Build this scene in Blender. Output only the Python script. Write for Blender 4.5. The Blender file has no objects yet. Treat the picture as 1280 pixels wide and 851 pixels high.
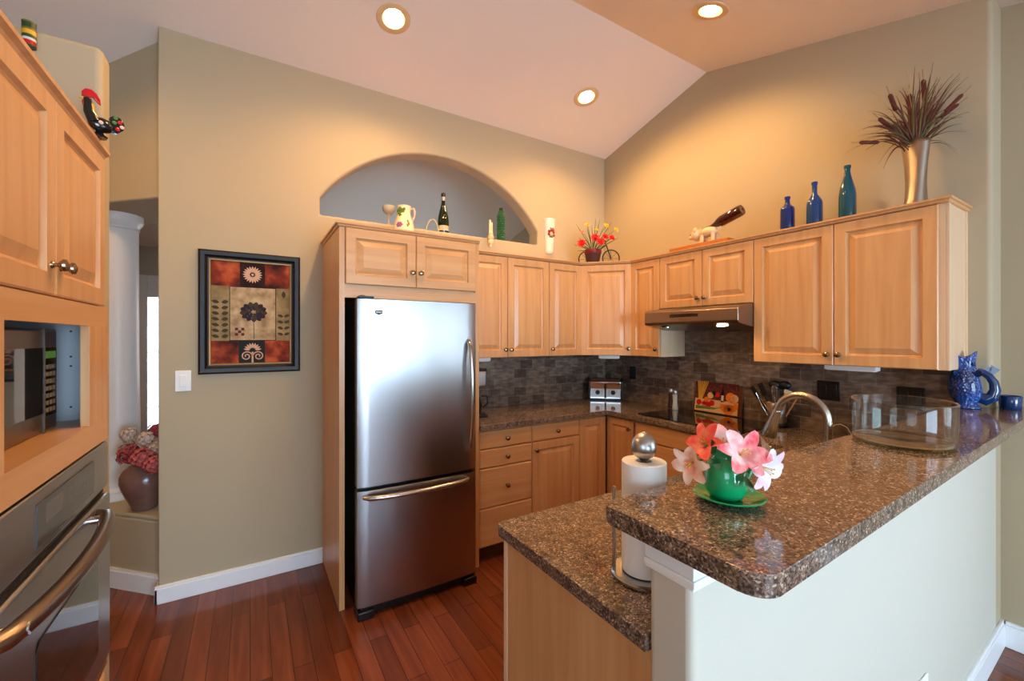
import bpy, bmesh, math, random
from math import sin, cos, pi, radians, sqrt, atan2
from mathutils import Vector, Matrix

random.seed(7)
scene = bpy.context.scene
COL = scene.collection

# ------------------------------------------------------------------ camera
cam_d = bpy.data.cameras.new('camera')
cam = bpy.data.objects.new('camera', cam_d)
COL.objects.link(cam)
cam.location = (0, 0, 1.48)
cam.rotation_euler = (radians(90), 0, radians(-31.6))
cam_d.sensor_fit = 'HORIZONTAL'
cam_d.sensor_width = 36
cam_d.lens = 532 / 1280 * 36
cam_d.shift_y = -3.5 / 1280
cam_d.clip_start = 0.02
scene.camera = cam

# ------------------------------------------------------------------ view + world
vs = scene.view_settings
vs.view_transform = 'Standard'
vs.look = 'None'
vs.gamma = 1
vs.use_curve_mapping = False
vs.exposure = 0.7
scene.cycles.max_bounces = 10
scene.cycles.diffuse_bounces = 8
scene.cycles.glossy_bounces = 5
scene.cycles.transmission_bounces = 8
scene.cycles.transparent_max_bounces = 12
scene.cycles.sample_clamp_indirect = 6
scene.cycles.caustics_reflective = False
scene.cycles.caustics_refractive = False
scene.cycles.blur_glossy = 0.5
w = bpy.data.worlds.new('world')
scene.world = w
w.use_nodes = True
bg = w.node_tree.nodes['Background']
bg.inputs[0].default_value = (0.80, 0.90, 1.0, 1)
bg.inputs[1].default_value = 1.5

# ------------------------------------------------------------------ daylight at the windows
def area(name, loc, rot, sx, sy, power, color):
    d = bpy.data.lights.new(name, 'AREA')
    d.shape = 'RECTANGLE'; d.size = sx; d.size_y = sy
    d.energy = power; d.color = color
    o = bpy.data.objects.new(name, d)
    o.location = loc; o.rotation_euler = rot
    COL.objects.link(o)
    return o
DAY = (0.52, 0.77, 1.0)
sd = bpy.data.lights.new('sun', 'SUN'); sd.energy = 27; sd.color = (1, .95, .88); sd.angle = radians(1)
sun = bpy.data.objects.new('sun', sd); COL.objects.link(sun)
sun.rotation_euler = Vector((.35, 1, -1.15)).to_track_quat('-Z', 'Y').to_euler()
area('patio_daylight', (.85, -4.32, 1.25), (radians(90), 0, 0), 2.4, 2.1, 205, DAY)          # faces +Y
area('side_window_daylight', (3.30, -2.1, 1.55), (radians(90), 0, radians(90)), 2.2, 1.3, 26, DAY)  # faces -X
area('left_window_daylight', (-2.62, -2.2, 1.5), (radians(90), 0, radians(-90)), 2.4, 1.5, 20, DAY)  # faces +X
area('next_room_fill_light', (1.4, 6.16, 1.5), (radians(90), 0, radians(180)), 1.7, 1.2, 12, (1, .88, .80))  # added fill light behind the made-up far window, brightens the next room
area('front_door_daylight', (-0.88, 6.15, 1.25), (radians(90), 0, radians(180)), 0.9, 1.9, 22, DAY)

# ------------------------------------------------------------------ mesh builder
class MB:
    def __init__(s):
        s.v = []; s.f = []; s.m = []; s.cur = 0; s.sm = []; s.smooth = False
    def _a(s, vs_, fs):
        n = len(s.v)
        s.v += [tuple(p) for p in vs_]
        for f in fs:
            s.f.append([i + n for i in f]); s.m.append(s.cur); s.sm.append(s.smooth)
        return s
    def box(s, x0, x1, y0, y1, z0, z1):
        v = [(x0,y0,z0),(x1,y0,z0),(x1,y1,z0),(x0,y1,z0),(x0,y0,z1),(x1,y0,z1),(x1,y1,z1),(x0,y1,z1)]
        return s._a(v, [(0,3,2,1),(4,5,6,7),(0,1,5,4),(1,2,6,5),(2,3,7,6),(3,0,4,7)])
    def obox(s, c, ex, ey, ez, hx, hy, hz):
        c = Vector(c); ex = Vector(ex).normalized(); ey = Vector(ey).normalized(); ez = Vector(ez).normalized()
        v = []
        for k in (-1, 1):
            for a, b in ((-1,-1),(1,-1),(1,1),(-1,1)):
                v.append(c + ex*hx*a + ey*hy*b + ez*hz*k)
        return s._a(v, [(0,3,2,1),(4,5,6,7),(0,1,5,4),(1,2,6,5),(2,3,7,6),(3,0,4,7)])
    def prism(s, poly, axis, a, b):
        """poly: list of 2D pts; axis 'z': (x,y), 'y': (x,z), 'x': (y,z)."""
        def P(p, t):
            return (p[0],p[1],t) if axis == 'z' else ((p[0],t,p[1]) if axis == 'y' else (t,p[0],p[1]))
        n = len(poly)
        v = [P(p, a) for p in poly] + [P(p, b) for p in poly]
        f = [list(range(n))[::-1], list(range(n, 2*n))]
        f += [(i, (i+1) % n, n + (i+1) % n, n + i) for i in range(n)]
        return s._a(v, f)
    def poly(s, pts):
        return s._a(pts, [list(range(len(pts)))])
    def lathe(s, prof, c=(0,0,0), axis=(0,0,1), seg=24, sx=1, sy=1, rot=0, close=True):
        """prof: (r, h) pairs along axis."""
        ax = Vector(axis).normalized()
        t = Vector((1,0,0)) if abs(ax.x) < .9 else Vector((0,1,0))
        e1 = (t - ax * t.dot(ax)).normalized(); e2 = ax.cross(e1)
        c = Vector(c); v = []
        for r, h in prof:
            for k in range(seg):
                a = 2*pi*k/seg + rot
                v.append(c + ax*h + e1*(r*cos(a)*sx) + e2*(r*sin(a)*sy))
        f = []
        for i in range(len(prof)-1):
            for k in range(seg):
                k2 = (k+1) % seg
                f.append((i*seg+k, i*seg+k2, (i+1)*seg+k2, (i+1)*seg+k))
        if close:
            if prof[0][0] > 1e-5: f.append(tuple(range(seg))[::-1])
            if prof[-1][0] > 1e-5: f.append(tuple((len(prof)-1)*seg + k for k in range(seg)))
        return s._a(v, f)
    def cyl(s, c, r, h, axis=(0,0,1), seg=24):
        return s.lathe([(r,0),(r,h)], c, axis, seg)
    def sphere(s, c, r, seg=16, rings=8, sc=(1,1,1)):
        c = Vector(c); v = []
        for i in range(rings+1):
            a = pi*i/rings
            for k in range(seg):
                b = 2*pi*k/seg
                v.append((c.x + r*sc[0]*sin(a)*cos(b), c.y + r*sc[1]*sin(a)*sin(b), c.z - r*sc[2]*cos(a)))
        f = [(i*seg+k, i*seg+(k+1)%seg, (i+1)*seg+(k+1)%seg, (i+1)*seg+k) for i in range(rings) for k in range(seg)]
        return s._a(v, f)
    def tube(s, pts, r, seg=10, cap=True, flat=1.0):
        pts = [Vector(p) for p in pts]; n = len(pts)
        rs = r if isinstance(r, (list, tuple)) else [r]*n
        v = []; prev = None
        for i, p in enumerate(pts):
            d = (pts[min(i+1,n-1)] - pts[max(i-1,0)]).normalized()
            if prev is None:
                t = Vector((0,0,1)) if abs(d.z) < .9 else Vector((1,0,0))
                e1 = (t - d*t.dot(d)).normalized()
            else:
                e1 = prev - d*prev.dot(d)
                e1 = e1.normalized() if e1.length > 1e-6 else Vector((1,0,0))
            prev = e1; e2 = d.cross(e1)
            for k in range(seg):
                a = 2*pi*k/seg
                v.append(p + e1*(rs[i]*cos(a)*flat) + e2*(rs[i]*sin(a)))
        f = [(i*seg+k, i*seg+(k+1)%seg, (i+1)*seg+(k+1)%seg, (i+1)*seg+k) for i in range(n-1) for k in range(seg)]
        if cap:
            f.append(tuple(range(seg))[::-1]); f.append(tuple((n-1)*seg+k for k in range(seg)))
        return s._a(v, f)
    def strip(s, base, d, up, L, W, curl=0.0, n=6, cup=0.0, shape=None, twist=0.0):
        """leaf or petal: a tapering strip of two faces across, curving along its length."""
        base = Vector(base); d = Vector(d).normalized(); up = Vector(up)
        side = d.cross(up).normalized(); nrm = side.cross(d).normalized()
        v = []; p = base.copy(); step = L/n
        for i in range(n+1):
            t = i/n
            a = curl*t
            dd = d*cos(a) + nrm*sin(a)
            nn = -d*sin(a) + nrm*cos(a)
            wd = (shape(t) if shape else sin(pi*min(1, max(0.04, t*0.93+.05)))**0.7) * W/2
            sd = side*cos(twist*t) + nn*sin(twist*t)
            v += [p - sd*wd + nn*cup*wd, p, p + sd*wd + nn*cup*wd]
            p = p + dd*step
        f = []
        for i in range(n):
            a = i*3
            f += [(a, a+1, a+4, a+3), (a+1, a+2, a+5, a+4)]
        return s._a(v, f)
    def rings(s, x0, x1, z0, z1, prof):
        """raised panel front in the local xz plane; prof = (inset, y) pairs, last one is filled."""
        v = []
        for ins, y in prof:
            v += [(x0+ins,y,z0+ins),(x1-ins,y,z0+ins),(x1-ins,y,z1-ins),(x0+ins,y,z1-ins)]
        f = [(3,2,1,0)]
        for i in range(len(prof)-1):
            for k in range(4):
                f.append((i*4+k, i*4+(k+1)%4, (i+1)*4+(k+1)%4, (i+1)*4+k))
        n = (len(prof)-1)*4
        f.append((n, n+1, n+2, n+3))
        return s._a(v, f)
    def build(s, name, mat, parent=None, bevel=0, smooth=None, label=None, loc=None, kind=None, sub=0, solid=0, recalc=True, bseg=3):
        me = bpy.data.meshes.new(name)
        me.from_pydata(s.v, [], s.f)
        mats = mat if isinstance(mat, (list, tuple)) else [mat]
        for m_ in mats: me.materials.append(m_)
        for p, mi in zip(me.polygons, s.m): p.material_index = min(mi, len(mats)-1)
        if recalc:
            bm = bmesh.new(); bm.from_mesh(me)
            bmesh.ops.recalc_face_normals(bm, faces=bm.faces)
            bm.to_mesh(me); bm.free()
        o = bpy.data.objects.new(name, me)
        COL.objects.link(o)
        if smooth is True:
            me.shade_smooth()
        elif smooth is not None:
            me.shade_smooth()
            me.set_sharp_from_angle(angle=radians(smooth))
        if solid:
            m_ = o.modifiers.new('solid', 'SOLIDIFY'); m_.thickness = solid; m_.offset = 0
        if bevel:
            m_ = o.modifiers.new('bevel', 'BEVEL'); m_.width = bevel; m_.segments = bseg
            m_.limit_method = 'ANGLE'; m_.angle_limit = radians(40)
            if smooth is None:
                me.shade_smooth(); me.set_sharp_from_angle(angle=radians(35))
                m_.harden_normals = False
        if sub:
            m_ = o.modifiers.new('sub', 'SUBSURF'); m_.levels = sub; m_.render_levels = sub
        if parent is not None: o.parent = parent
        if loc is not None: o.location = loc
        if label: o['label'] = label
        if kind: o['kind'] = kind
        return o

def thing(name, label, cat, loc=(0,0,0), rotz=0, group=None, rot=None):
    o = bpy.data.objects.new(name, None)
    o.empty_display_size = 0.05
    COL.objects.link(o)
    o.location = loc
    o.rotation_euler = rot if rot else (0, 0, rotz)
    o['label'] = label; o['category'] = cat
    if group: o['group'] = group
    return o
def tag(o, label, cat, group=None, kind=None):
    o['label'] = label; o['category'] = cat
    if group: o['group'] = group
    if kind: o['kind'] = kind
    return o
def struct(name, mb, mat, **k):
    o = mb.build(name, mat, **k); o['kind'] = 'structure'
    return o

# ------------------------------------------------------------------ materials
def srgb(r, g, b):
    def c(u):
        u /= 255
        return u/12.92 if u <= .04045 else ((u+.055)/1.055)**2.4
    return (c(r), c(g), c(b), 1)
def newmat(name):
    m = bpy.data.materials.new(name); m.use_nodes = True
    nt = m.node_tree
    return m, nt, nt.nodes, nt.links, nt.nodes['Principled BSDF']
def mat(name, col, rough=.5, metal=0, spec=.5, coat=0, bump=0, bscale=40, emit=None, estr=0, var=0, vscale=8, trans=0, ior=1.45):
    m, nt, N, L, b = newmat(name)
    b.inputs['Base Color'].default_value = col
    b.inputs['Roughness'].default_value = rough
    b.inputs['Metallic'].default_value = metal
    b.inputs['Specular IOR Level'].default_value = spec
    b.inputs['Coat Weight'].default_value = coat
    b.inputs['Coat Roughness'].default_value = .05
    b.inputs['IOR'].default_value = ior
    if trans: b.inputs['Transmission Weight'].default_value = trans
    if emit:
        b.inputs['Emission Color'].default_value = emit; b.inputs['Emission Strength'].default_value = estr
    tc = N.new('ShaderNodeTexCoord')
    ns = N.new('ShaderNodeTexNoise'); ns.inputs['Scale'].default_value = vscale; ns.inputs['Detail'].default_value = 4
    L.new(tc.outputs['Object'], ns.inputs['Vector'])
    if var:
        mx = N.new('ShaderNodeMix'); mx.data_type = 'RGBA'
        mx.inputs[6].default_value = [c*(1-var) for c in col[:3]] + [1]
        mx.inputs[7].default_value = [min(1, c*(1+var)) for c in col[:3]] + [1]
        L.new(ns.outputs['Fac'], mx.inputs[0]); L.new(mx.outputs[2], b.inputs['Base Color'])
    if bump:
        nb = N.new('ShaderNodeTexNoise'); nb.inputs['Scale'].default_value = bscale; nb.inputs['Detail'].default_value = 5
        L.new(tc.outputs['Object'], nb.inputs['Vector'])
        bp = N.new('ShaderNodeBump'); bp.inputs['Strength'].default_value = bump; bp.inputs['Distance'].default_value = .002
        L.new(nb.outputs['Fac'], bp.inputs['Height']); L.new(bp.outputs['Normal'], b.inputs['Normal'])
    return m
def ramp(N, stops):
    r = N.new('ShaderNodeValToRGB'); cr = r.color_ramp
    while len(cr.elements) < len(stops): cr.elements.new(.5)
    for e, (p, c) in zip(cr.elements, stops): e.position = p; e.color = c
    return r
def wood(name, c0, c1, scale, rough=.32):
    m, nt, N, L, b = newmat(name)
    tc = N.new('ShaderNodeTexCoord'); mp = N.new('ShaderNodeMapping')
    mp.inputs['Scale'].default_value = scale
    L.new(tc.outputs['Object'], mp.inputs['Vector'])
    n1 = N.new('ShaderNodeTexNoise'); n1.inputs['Scale'].default_value = 1; n1.inputs['Detail'].default_value = 6; n1.inputs['Distortion'].default_value = .6
    L.new(mp.outputs['Vector'], n1.inputs['Vector'])
    rp = ramp(N, [(.25, c0), (.75, c1)])
    L.new(n1.outputs['Fac'], rp.inputs['Fac'])
    L.new(rp.outputs['Color'], b.inputs['Base Color'])
    b.inputs['Roughness'].default_value = rough
    bp = N.new('ShaderNodeBump'); bp.inputs['Strength'].default_value = .05; bp.inputs['Distance'].default_value = .001
    L.new(n1.outputs['Fac'], bp.inputs['Height']); L.new(bp.outputs['Normal'], b.inputs['Normal'])
    return m
WC0, WC1 = srgb(198,144,92), srgb(217,168,116)
M = {}
M['wood'] = wood('maple_upright_grain', WC0, WC1, (28, 28, 1.6))
M['woodh'] = wood('maple_level_grain', WC0, WC1, (1.6, 28, 28))
M['woodlight'] = wood('pale_maple_side', srgb(222,186,148), srgb(232,200,164), (26, 26, 1.4))
M['wooddark'] = wood('dark_brown_wood', srgb(70,38,24), srgb(90,50,30), (2, 20, 20))  # dark brown wood for toe kicks, plinth, one stile and the board
M['plank'] = wood('orange_wood', srgb(170,95,35), srgb(200,120,50), (20, 2, 20))
M['utwood'] = wood('utensil_wood', srgb(180,120,66), srgb(214,160,98), (20, 20, 4))
M['wall'] = mat('olive_beige_wall_paint', srgb(180,165,136), .75, bump=.12, bscale=160)
M['walldaylit'] = mat('wall_paint_daylit', srgb(198,194,180), .7, bump=.12, bscale=160)  # same paint as the walls, with the daylight on it mixed in as paler colour
M['walldim'] = mat('next_room_paint', srgb(186,180,170), .8)
M['ceil'] = mat('ceiling_paint', srgb(240,232,224), .85, bump=.15, bscale=120)
M['white'] = mat('white_gloss_trim', srgb(236,238,240), .35)
M['column'] = mat('column_white', srgb(235,235,236), .35)
M['black'] = mat('black_plastic', srgb(16,16,18), .35)
M['blackglass'] = mat('black_glass', srgb(8,8,10), .04, spec=.6, coat=.5)
M['dark'] = mat('dark_gap', srgb(22,19,18), .7)
M['melamine'] = mat('grey_blue_melamine', srgb(176,181,186), .5)
M['knob'] = mat('antique_pewter', srgb(162,142,114), .24, metal=1)
M['chrome'] = mat('chrome', srgb(215,215,218), .08, metal=1)
M['whiteplastic'] = mat('white_plastic', srgb(238,238,236), .4)
M['rubber'] = mat('black_rubber', srgb(20,20,20), .7)

def steel(name, col, rough, sc, bstr=.06, aniso=.5, wave=0):
    m, nt, N, L, b = newmat(name)
    b.inputs['Base Color'].default_value = col; b.inputs['Metallic'].default_value = 1
    b.inputs['Anisotropic'].default_value = aniso
    tc = N.new('ShaderNodeTexCoord'); mp = N.new('ShaderNodeMapping'); mp.inputs['Scale'].default_value = sc
    L.new(tc.outputs['Object'], mp.inputs['Vector'])
    n1 = N.new('ShaderNodeTexNoise'); n1.inputs['Scale'].default_value = 1; n1.inputs['Detail'].default_value = 5
    L.new(mp.outputs['Vector'], n1.inputs['Vector'])
    mr = N.new('ShaderNodeMapRange'); vr_ = .03 if wave else .2; mr.inputs['To Min'].default_value = rough*(1-vr_); mr.inputs['To Max'].default_value = rough*(1+vr_)
    L.new(n1.outputs['Fac'], mr.inputs['Value']); L.new(mr.outputs['Result'], b.inputs['Roughness'])
    bp = N.new('ShaderNodeBump'); bp.inputs['Strength'].default_value = bstr; bp.inputs['Distance'].default_value = .0006
    L.new(n1.outputs['Fac'], bp.inputs['Height']); L.new(bp.outputs['Normal'], b.inputs['Normal'])
    if wave:
        mw_ = N.new('ShaderNodeMapping'); mw_.inputs['Scale'].default_value = (4.2, 1, .35)
        L.new(tc.outputs['Object'], mw_.inputs['Vector'])
        n2 = N.new('ShaderNodeTexNoise'); n2.inputs['Scale'].default_value = 1; n2.inputs['Detail'].default_value = 1
        L.new(mw_.outputs['Vector'], n2.inputs['Vector'])
        b2_ = N.new('ShaderNodeBump'); b2_.inputs['Strength'].default_value = 1; b2_.inputs['Distance'].default_value = wave
        L.new(n2.outputs['Fac'], b2_.inputs['Height']); L.new(b2_.outputs['Normal'], bp.inputs['Normal'])
    return m
M['steel'] = steel('brushed_stainless', srgb(186,184,182), .3, (3, 400, 400))
M['steelv'] = steel('brushed_stainless_upright', srgb(170,168,169), .28, (300, 300, 3), .003, wave=.004)
M['bronze'] = steel('warm_stainless', srgb(152,136,122), .3, (3, 300, 300))
M['nickel'] = steel('brushed_nickel', srgb(190,184,176), .24, (200, 200, 4), .04)

def granite(name='speckled_brown_stone'):
    m, nt, N, L, b = newmat(name)
    tc = N.new('ShaderNodeTexCoord')
    mp = N.new('ShaderNodeMapping'); mp.inputs['Scale'].default_value = (1, 1, 1)
    L.new(tc.outputs['Object'], mp.inputs['Vector'])
    wn = N.new('ShaderNodeTexNoise'); wn.inputs['Scale'].default_value = 110; wn.inputs['Detail'].default_value = 2
    L.new(mp.outputs['Vector'], wn.inputs['Vector'])
    ad = N.new('ShaderNodeVectorMath'); ad.operation = 'MULTIPLY_ADD'
    ad.inputs[1].default_value = (.007, .007, .007)
    L.new(wn.outputs['Color'], ad.inputs[0]); L.new(mp.outputs['Vector'], ad.inputs[2])
    v1 = N.new('ShaderNodeTexVoronoi'); v1.inputs['Scale'].default_value = 290
    L.new(ad.outputs['Vector'], v1.inputs['Vector'])
    r1 = ramp(N, [(0, srgb(62,54,50)), (.25, srgb(88,74,65)), (.5, srgb(114,95,82)), (.75, srgb(133,112,97)), (.9, srgb(150,130,113)), (.985, srgb(194,176,154))])
    sp = N.new('ShaderNodeSeparateColor')
    L.new(v1.outputs['Color'], sp.inputs['Color']); L.new(sp.outputs['Red'], r1.inputs['Fac'])
    v2 = N.new('ShaderNodeTexNoise'); v2.inputs['Scale'].default_value = 45; v2.inputs['Detail'].default_value = 5
    L.new(mp.outputs['Vector'], v2.inputs['Vector'])
    r2 = ramp(N, [(.36, srgb(60,50,46)), (.52, srgb(255,255,255)), (.7, srgb(255,240,220))])
    L.new(v2.outputs['Fac'], r2.inputs['Fac'])
    mx = N.new('ShaderNodeMix'); mx.data_type = 'RGBA'; mx.blend_type = 'MULTIPLY'; mx.inputs[0].default_value = .5
    L.new(r1.outputs['Color'], mx.inputs[6]); L.new(r2.outputs['Color'], mx.inputs[7])
    L.new(mx.outputs[2], b.inputs['Base Color'])
    b.inputs['Roughness'].default_value = .09
    b.inputs['Specular IOR Level'].default_value = .6
    return m
M['granite'] = granite()

def floor_mat():
    m, nt, N, L, b = newmat('red_brown_plank_floor')
    tc = N.new('ShaderNodeTexCoord'); mp = N.new('ShaderNodeMapping'); mp.inputs['Rotation'].default_value = (0, 0, radians(90))
    L.new(tc.outputs['Object'], mp.inputs['Vector'])
    br = N.new('ShaderNodeTexBrick')
    br.inputs['Scale'].default_value = 1; br.inputs['Brick Width'].default_value = .9; br.inputs['Row Height'].default_value = .083
    br.inputs['Mortar Size'].default_value = .0012; br.inputs['Mortar Smooth'].default_value = .2
    br.offset = .37; br.offset_frequency = 2
    br.inputs['Color1'].default_value = srgb(106,52,32); br.inputs['Color2'].default_value = srgb(142,76,46)
    br.inputs['Mortar'].default_value = srgb(46,20,14); br.inputs['Bias'].default_value = 0
    L.new(mp.outputs['Vector'], br.inputs['Vector'])
    mp2 = N.new('ShaderNodeMapping'); mp2.inputs['Scale'].default_value = (24, 1.6, 1)
    L.new(tc.outputs['Object'], mp2.inputs['Vector'])
    n1 = N.new('ShaderNodeTexNoise'); n1.inputs['Scale'].default_value = 1; n1.inputs['Detail'].default_value = 7; n1.inputs['Distortion'].default_value = .8
    L.new(mp2.outputs['Vector'], n1.inputs['Vector'])
    r = ramp(N, [(.3, srgb(190,180,176)), (.7, srgb(255,255,255))])
    L.new(n1.outputs['Fac'], r.inputs['Fac'])
    mx = N.new('ShaderNodeMix'); mx.data_type = 'RGBA'; mx.blend_type = 'MULTIPLY'; mx.inputs[0].default_value = .8
    L.new(br.outputs['Color'], mx.inputs[6]); L.new(r.outputs['Color'], mx.inputs[7])
    L.new(mx.outputs[2], b.inputs['Base Color'])
    b.inputs['Roughness'].default_value = .16; b.inputs['Specular IOR Level'].default_value = .45
    bp = N.new('ShaderNodeBump'); bp.inputs['Strength'].default_value = .25; bp.inputs['Distance'].default_value = .002
    L.new(br.outputs['Fac'], bp.inputs['Height']); bp.invert = True
    L.new(bp.outputs['Normal'], b.inputs['Normal'])
    return m
M['floor'] = floor_mat()

def tile_mat(name, rot):
    m, nt, N, L, b = newmat(name)
    tc = N.new('ShaderNodeTexCoord'); mp = N.new('ShaderNodeCombineXYZ'); sx = N.new('ShaderNodeSeparateXYZ')
    L.new(tc.outputs['Object'], sx.inputs[0]); L.new(sx.outputs[rot], mp.inputs[0]); L.new(sx.outputs['Z'], mp.inputs[1])
    def brick(c1, c2, mo):
        br = N.new('ShaderNodeTexBrick')
        br.inputs['Scale'].default_value = 1; br.inputs['Brick Width'].default_value = .126; br.inputs['Row Height'].default_value = .076
        br.inputs['Mortar Size'].default_value = .0022; br.inputs['Mortar Smooth'].default_value = .3
        br.inputs['Color1'].default_value = c1; br.inputs['Color2'].default_value = c2; br.inputs['Mortar'].default_value = mo
        L.new(mp.outputs['Vector'], br.inputs['Vector']); return br
    br = brick(srgb(100,84,74), srgb(156,138,122), srgb(158,144,132))
    n1 = N.new('ShaderNodeTexNoise'); n1.inputs['Scale'].default_value = 1; n1.inputs['Detail'].default_value = 6
    mp2 = N.new('ShaderNodeMapping'); mp2.inputs['Scale'].default_value = (16, 16, 44)
    L.new(tc.outputs['Object'], mp2.inputs['Vector']); L.new(mp2.outputs['Vector'], n1.inputs['Vector'])
    r = ramp(N, [(.36, srgb(150,140,136)), (.5, srgb(205,198,192)), (.64, srgb(255,252,248))])
    L.new(n1.outputs['Fac'], r.inputs['Fac'])
    mx = N.new('ShaderNodeMix'); mx.data_type = 'RGBA'; mx.blend_type = 'MULTIPLY'; mx.inputs[0].default_value = .75
    L.new(br.outputs['Color'], mx.inputs[6]); L.new(r.outputs['Color'], mx.inputs[7])
    L.new(mx.outputs[2], b.inputs['Base Color'])
    b.inputs['Roughness'].default_value = .3
    bp = N.new('ShaderNodeBump'); bp.inputs['Strength'].default_value = .4; bp.inputs['Distance'].default_value = .002; bp.invert = True
    L.new(br.outputs['Fac'], bp.inputs['Height']); L.new(bp.outputs['Normal'], b.inputs['Normal'])
    return m
M['tileA'] = tile_mat('slate_tile_back', 'X')
M['tileB'] = tile_mat('slate_tile_right', 'Y')

def glass(name, col=(1,1,1,1), rough=0, ior=1.45):
    m, nt, N, L, b = newmat(name)
    b.inputs['Base Color'].default_value = col; b.inputs['Transmission Weight'].default_value = 1
    b.inputs['Roughness'].default_value = rough; b.inputs['IOR'].default_value = ior
    return m
def thinglass(name, tint, bl):
    m = bpy.data.materials.new(name); m.use_nodes = True
    nt = m.node_tree; N = nt.nodes; L = nt.links; N.clear()
    o = N.new('ShaderNodeOutputMaterial'); mx = N.new('ShaderNodeMixShader')
    t = N.new('ShaderNodeBsdfTransparent'); g = N.new('ShaderNodeBsdfGlossy'); lw = N.new('ShaderNodeLayerWeight')
    lw.inputs[0].default_value = bl
    t.inputs[0].default_value = tint; g.inputs['Roughness'].default_value = .015
    lw.inputs[0].default_value = .5
    pw = N.new('ShaderNodeMath'); pw.operation = 'POWER'; pw.inputs[1].default_value = 3.5
    ma = N.new('ShaderNodeMath'); ma.operation = 'MULTIPLY_ADD'; ma.inputs[1].default_value = bl*4; ma.inputs[2].default_value = .035
    L.new(lw.outputs['Facing'], pw.inputs[0]); L.new(pw.outputs[0], ma.inputs[0]); L.new(ma.outputs[0], mx.inputs[0])
    L.new(t.outputs[0], mx.inputs[1]); L.new(g.outputs[0], mx.inputs[2]); L.new(mx.outputs[0], o.inputs[0])
    return m
M['glass'] = thinglass('clear_glass', (.975,.985,.97,1), .12)
M['glassedge'] = thinglass('glass_edge_green', (.80,.84,.66,1), .35)
def pane(name, tint=(1,1,1,1), gl=.08):
    m = bpy.data.materials.new(name); m.use_nodes = True
    nt = m.node_tree; N = nt.nodes; L = nt.links; N.clear()
    o = N.new('ShaderNodeOutputMaterial'); mx = N.new('ShaderNodeMixShader')
    t = N.new('ShaderNodeBsdfTransparent'); g = N.new('ShaderNodeBsdfGlossy')
    t.inputs[0].default_value = tint; g.inputs['Roughness'].default_value = .02
    mx.inputs[0].default_value = gl
    L.new(t.outputs[0], mx.inputs[1]); L.new(g.outputs[0], mx.inputs[2]); L.new(mx.outputs[0], o.inputs[0])
    return m
M['pane'] = pane('window_pane')
M['frost'] = glass('frosted_door_glass', (.95,.98,1,1), .35)
# ------------------------------------------------------------------ room shell
XB = 2.94       # right kitchen wall
YA = 3.05       # back kitchen wall
RY, RZ = 1.97, 3.487
SB, SF = .2525, .283
def cz(y):
    return RZ - SB*(y-RY) if y >= RY else max(2.45, RZ - SF*(RY-y))
YF = RY - (RZ-2.45)/SF

struct('floor', MB().box(-2.6, 3.3, -4.3, 6.1, -.06, 0), M['floor'])
# vaulted ceiling: back slope, front slope, level part (one mesh)
DL_BACK = [(.718, 2.495), (2.225, 2.514), (-1.25, 2.75)]
DL_FRONT = [(2.24, 1.477), (.72, 1.47)]
def plate(name, outer, holes, T, depth, m):
    """flat slab with round holes; T maps (u, v, w) to the room"""
    bm = bmesh.new(); es = []
    for pts in [outer] + holes:
        vs_ = [bm.verts.new(T(p[0], p[1], 0)) for p in pts]
        es += [bm.edges.new((vs_[i], vs_[(i+1) % len(vs_)])) for i in range(len(vs_))]
    r = bmesh.ops.triangle_fill(bm, use_beauty=True, use_dissolve=False, edges=es)
    fs = [g for g in r['geom'] if isinstance(g, bmesh.types.BMFace)]
    dv = Vector(T(0, 0, depth)) - Vector(T(0, 0, 0))
    ext = bmesh.ops.extrude_face_region(bm, geom=fs)
    bmesh.ops.translate(bm, vec=dv, verts=[g for g in ext['geom'] if isinstance(g, bmesh.types.BMVert)])
    bmesh.ops.recalc_face_normals(bm, faces=bm.faces)
    me = bpy.data.meshes.new(name); bm.to_mesh(me); bm.free(); me.materials.append(m)
    o = bpy.data.objects.new(name, me); COL.objects.link(o); o['kind'] = 'structure'
    return o
LB = sqrt(1+SB*SB); LF = sqrt(1+SF*SF)
def TB(u, v, w_): return (u, RY + v/LB + w_*SB/LB, RZ - v*SB/LB + w_/LB)
def TF(u, v, w_): return (u, RY - v/LF - w_*SF/LF, RZ - v*SF/LF + w_/LF)
def circ(cx, cy, r, n=32): return [(cx + r*cos(2*pi*k/n), cy + r*sin(2*pi*k/n)) for k in range(n)]
plate('ceiling', [(-2.65, 0), (3.35, 0), (3.35, (6.15-RY)*LB), (-2.65, (6.15-RY)*LB)],
      [circ(x, (y-RY)*LB, .066) for x, y in DL_BACK], TB, .13, M['ceil'])
plate('ceiling', [(-2.65, 0), (3.35, 0), (3.35, (RY-YF)*LF), (-2.65, (RY-YF)*LF)],
      [circ(x, (RY-y)*LF, .066) for x, y in DL_FRONT], TF, .13, M['ceil'])
struct('ceiling', MB().box(-2.65, 3.35, -4.4, YF, 2.45, 2.57), M['ceil'])

def arc(cx, cy, r, a0, a1, n):
    return [(cx + r*cos(radians(a0+(a1-a0)*i/n)), cy + r*sin(radians(a0+(a1-a0)*i/n))) for i in range(n+1)]

# right wall with the rounded end and the step behind the bar
rw = MB()
foot = [(XB, 6.1)] + arc(XB+.022, .515+.022, .022, 180, 270, 6) + [(3.095, .515), (3.095, -.95), (3.3, -.95), (3.3, 6.1)]
rw.prism(foot, 'z', 0, 3.56)
wall_right = struct('wall_right', rw, M['wall'], smooth=40)
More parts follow.
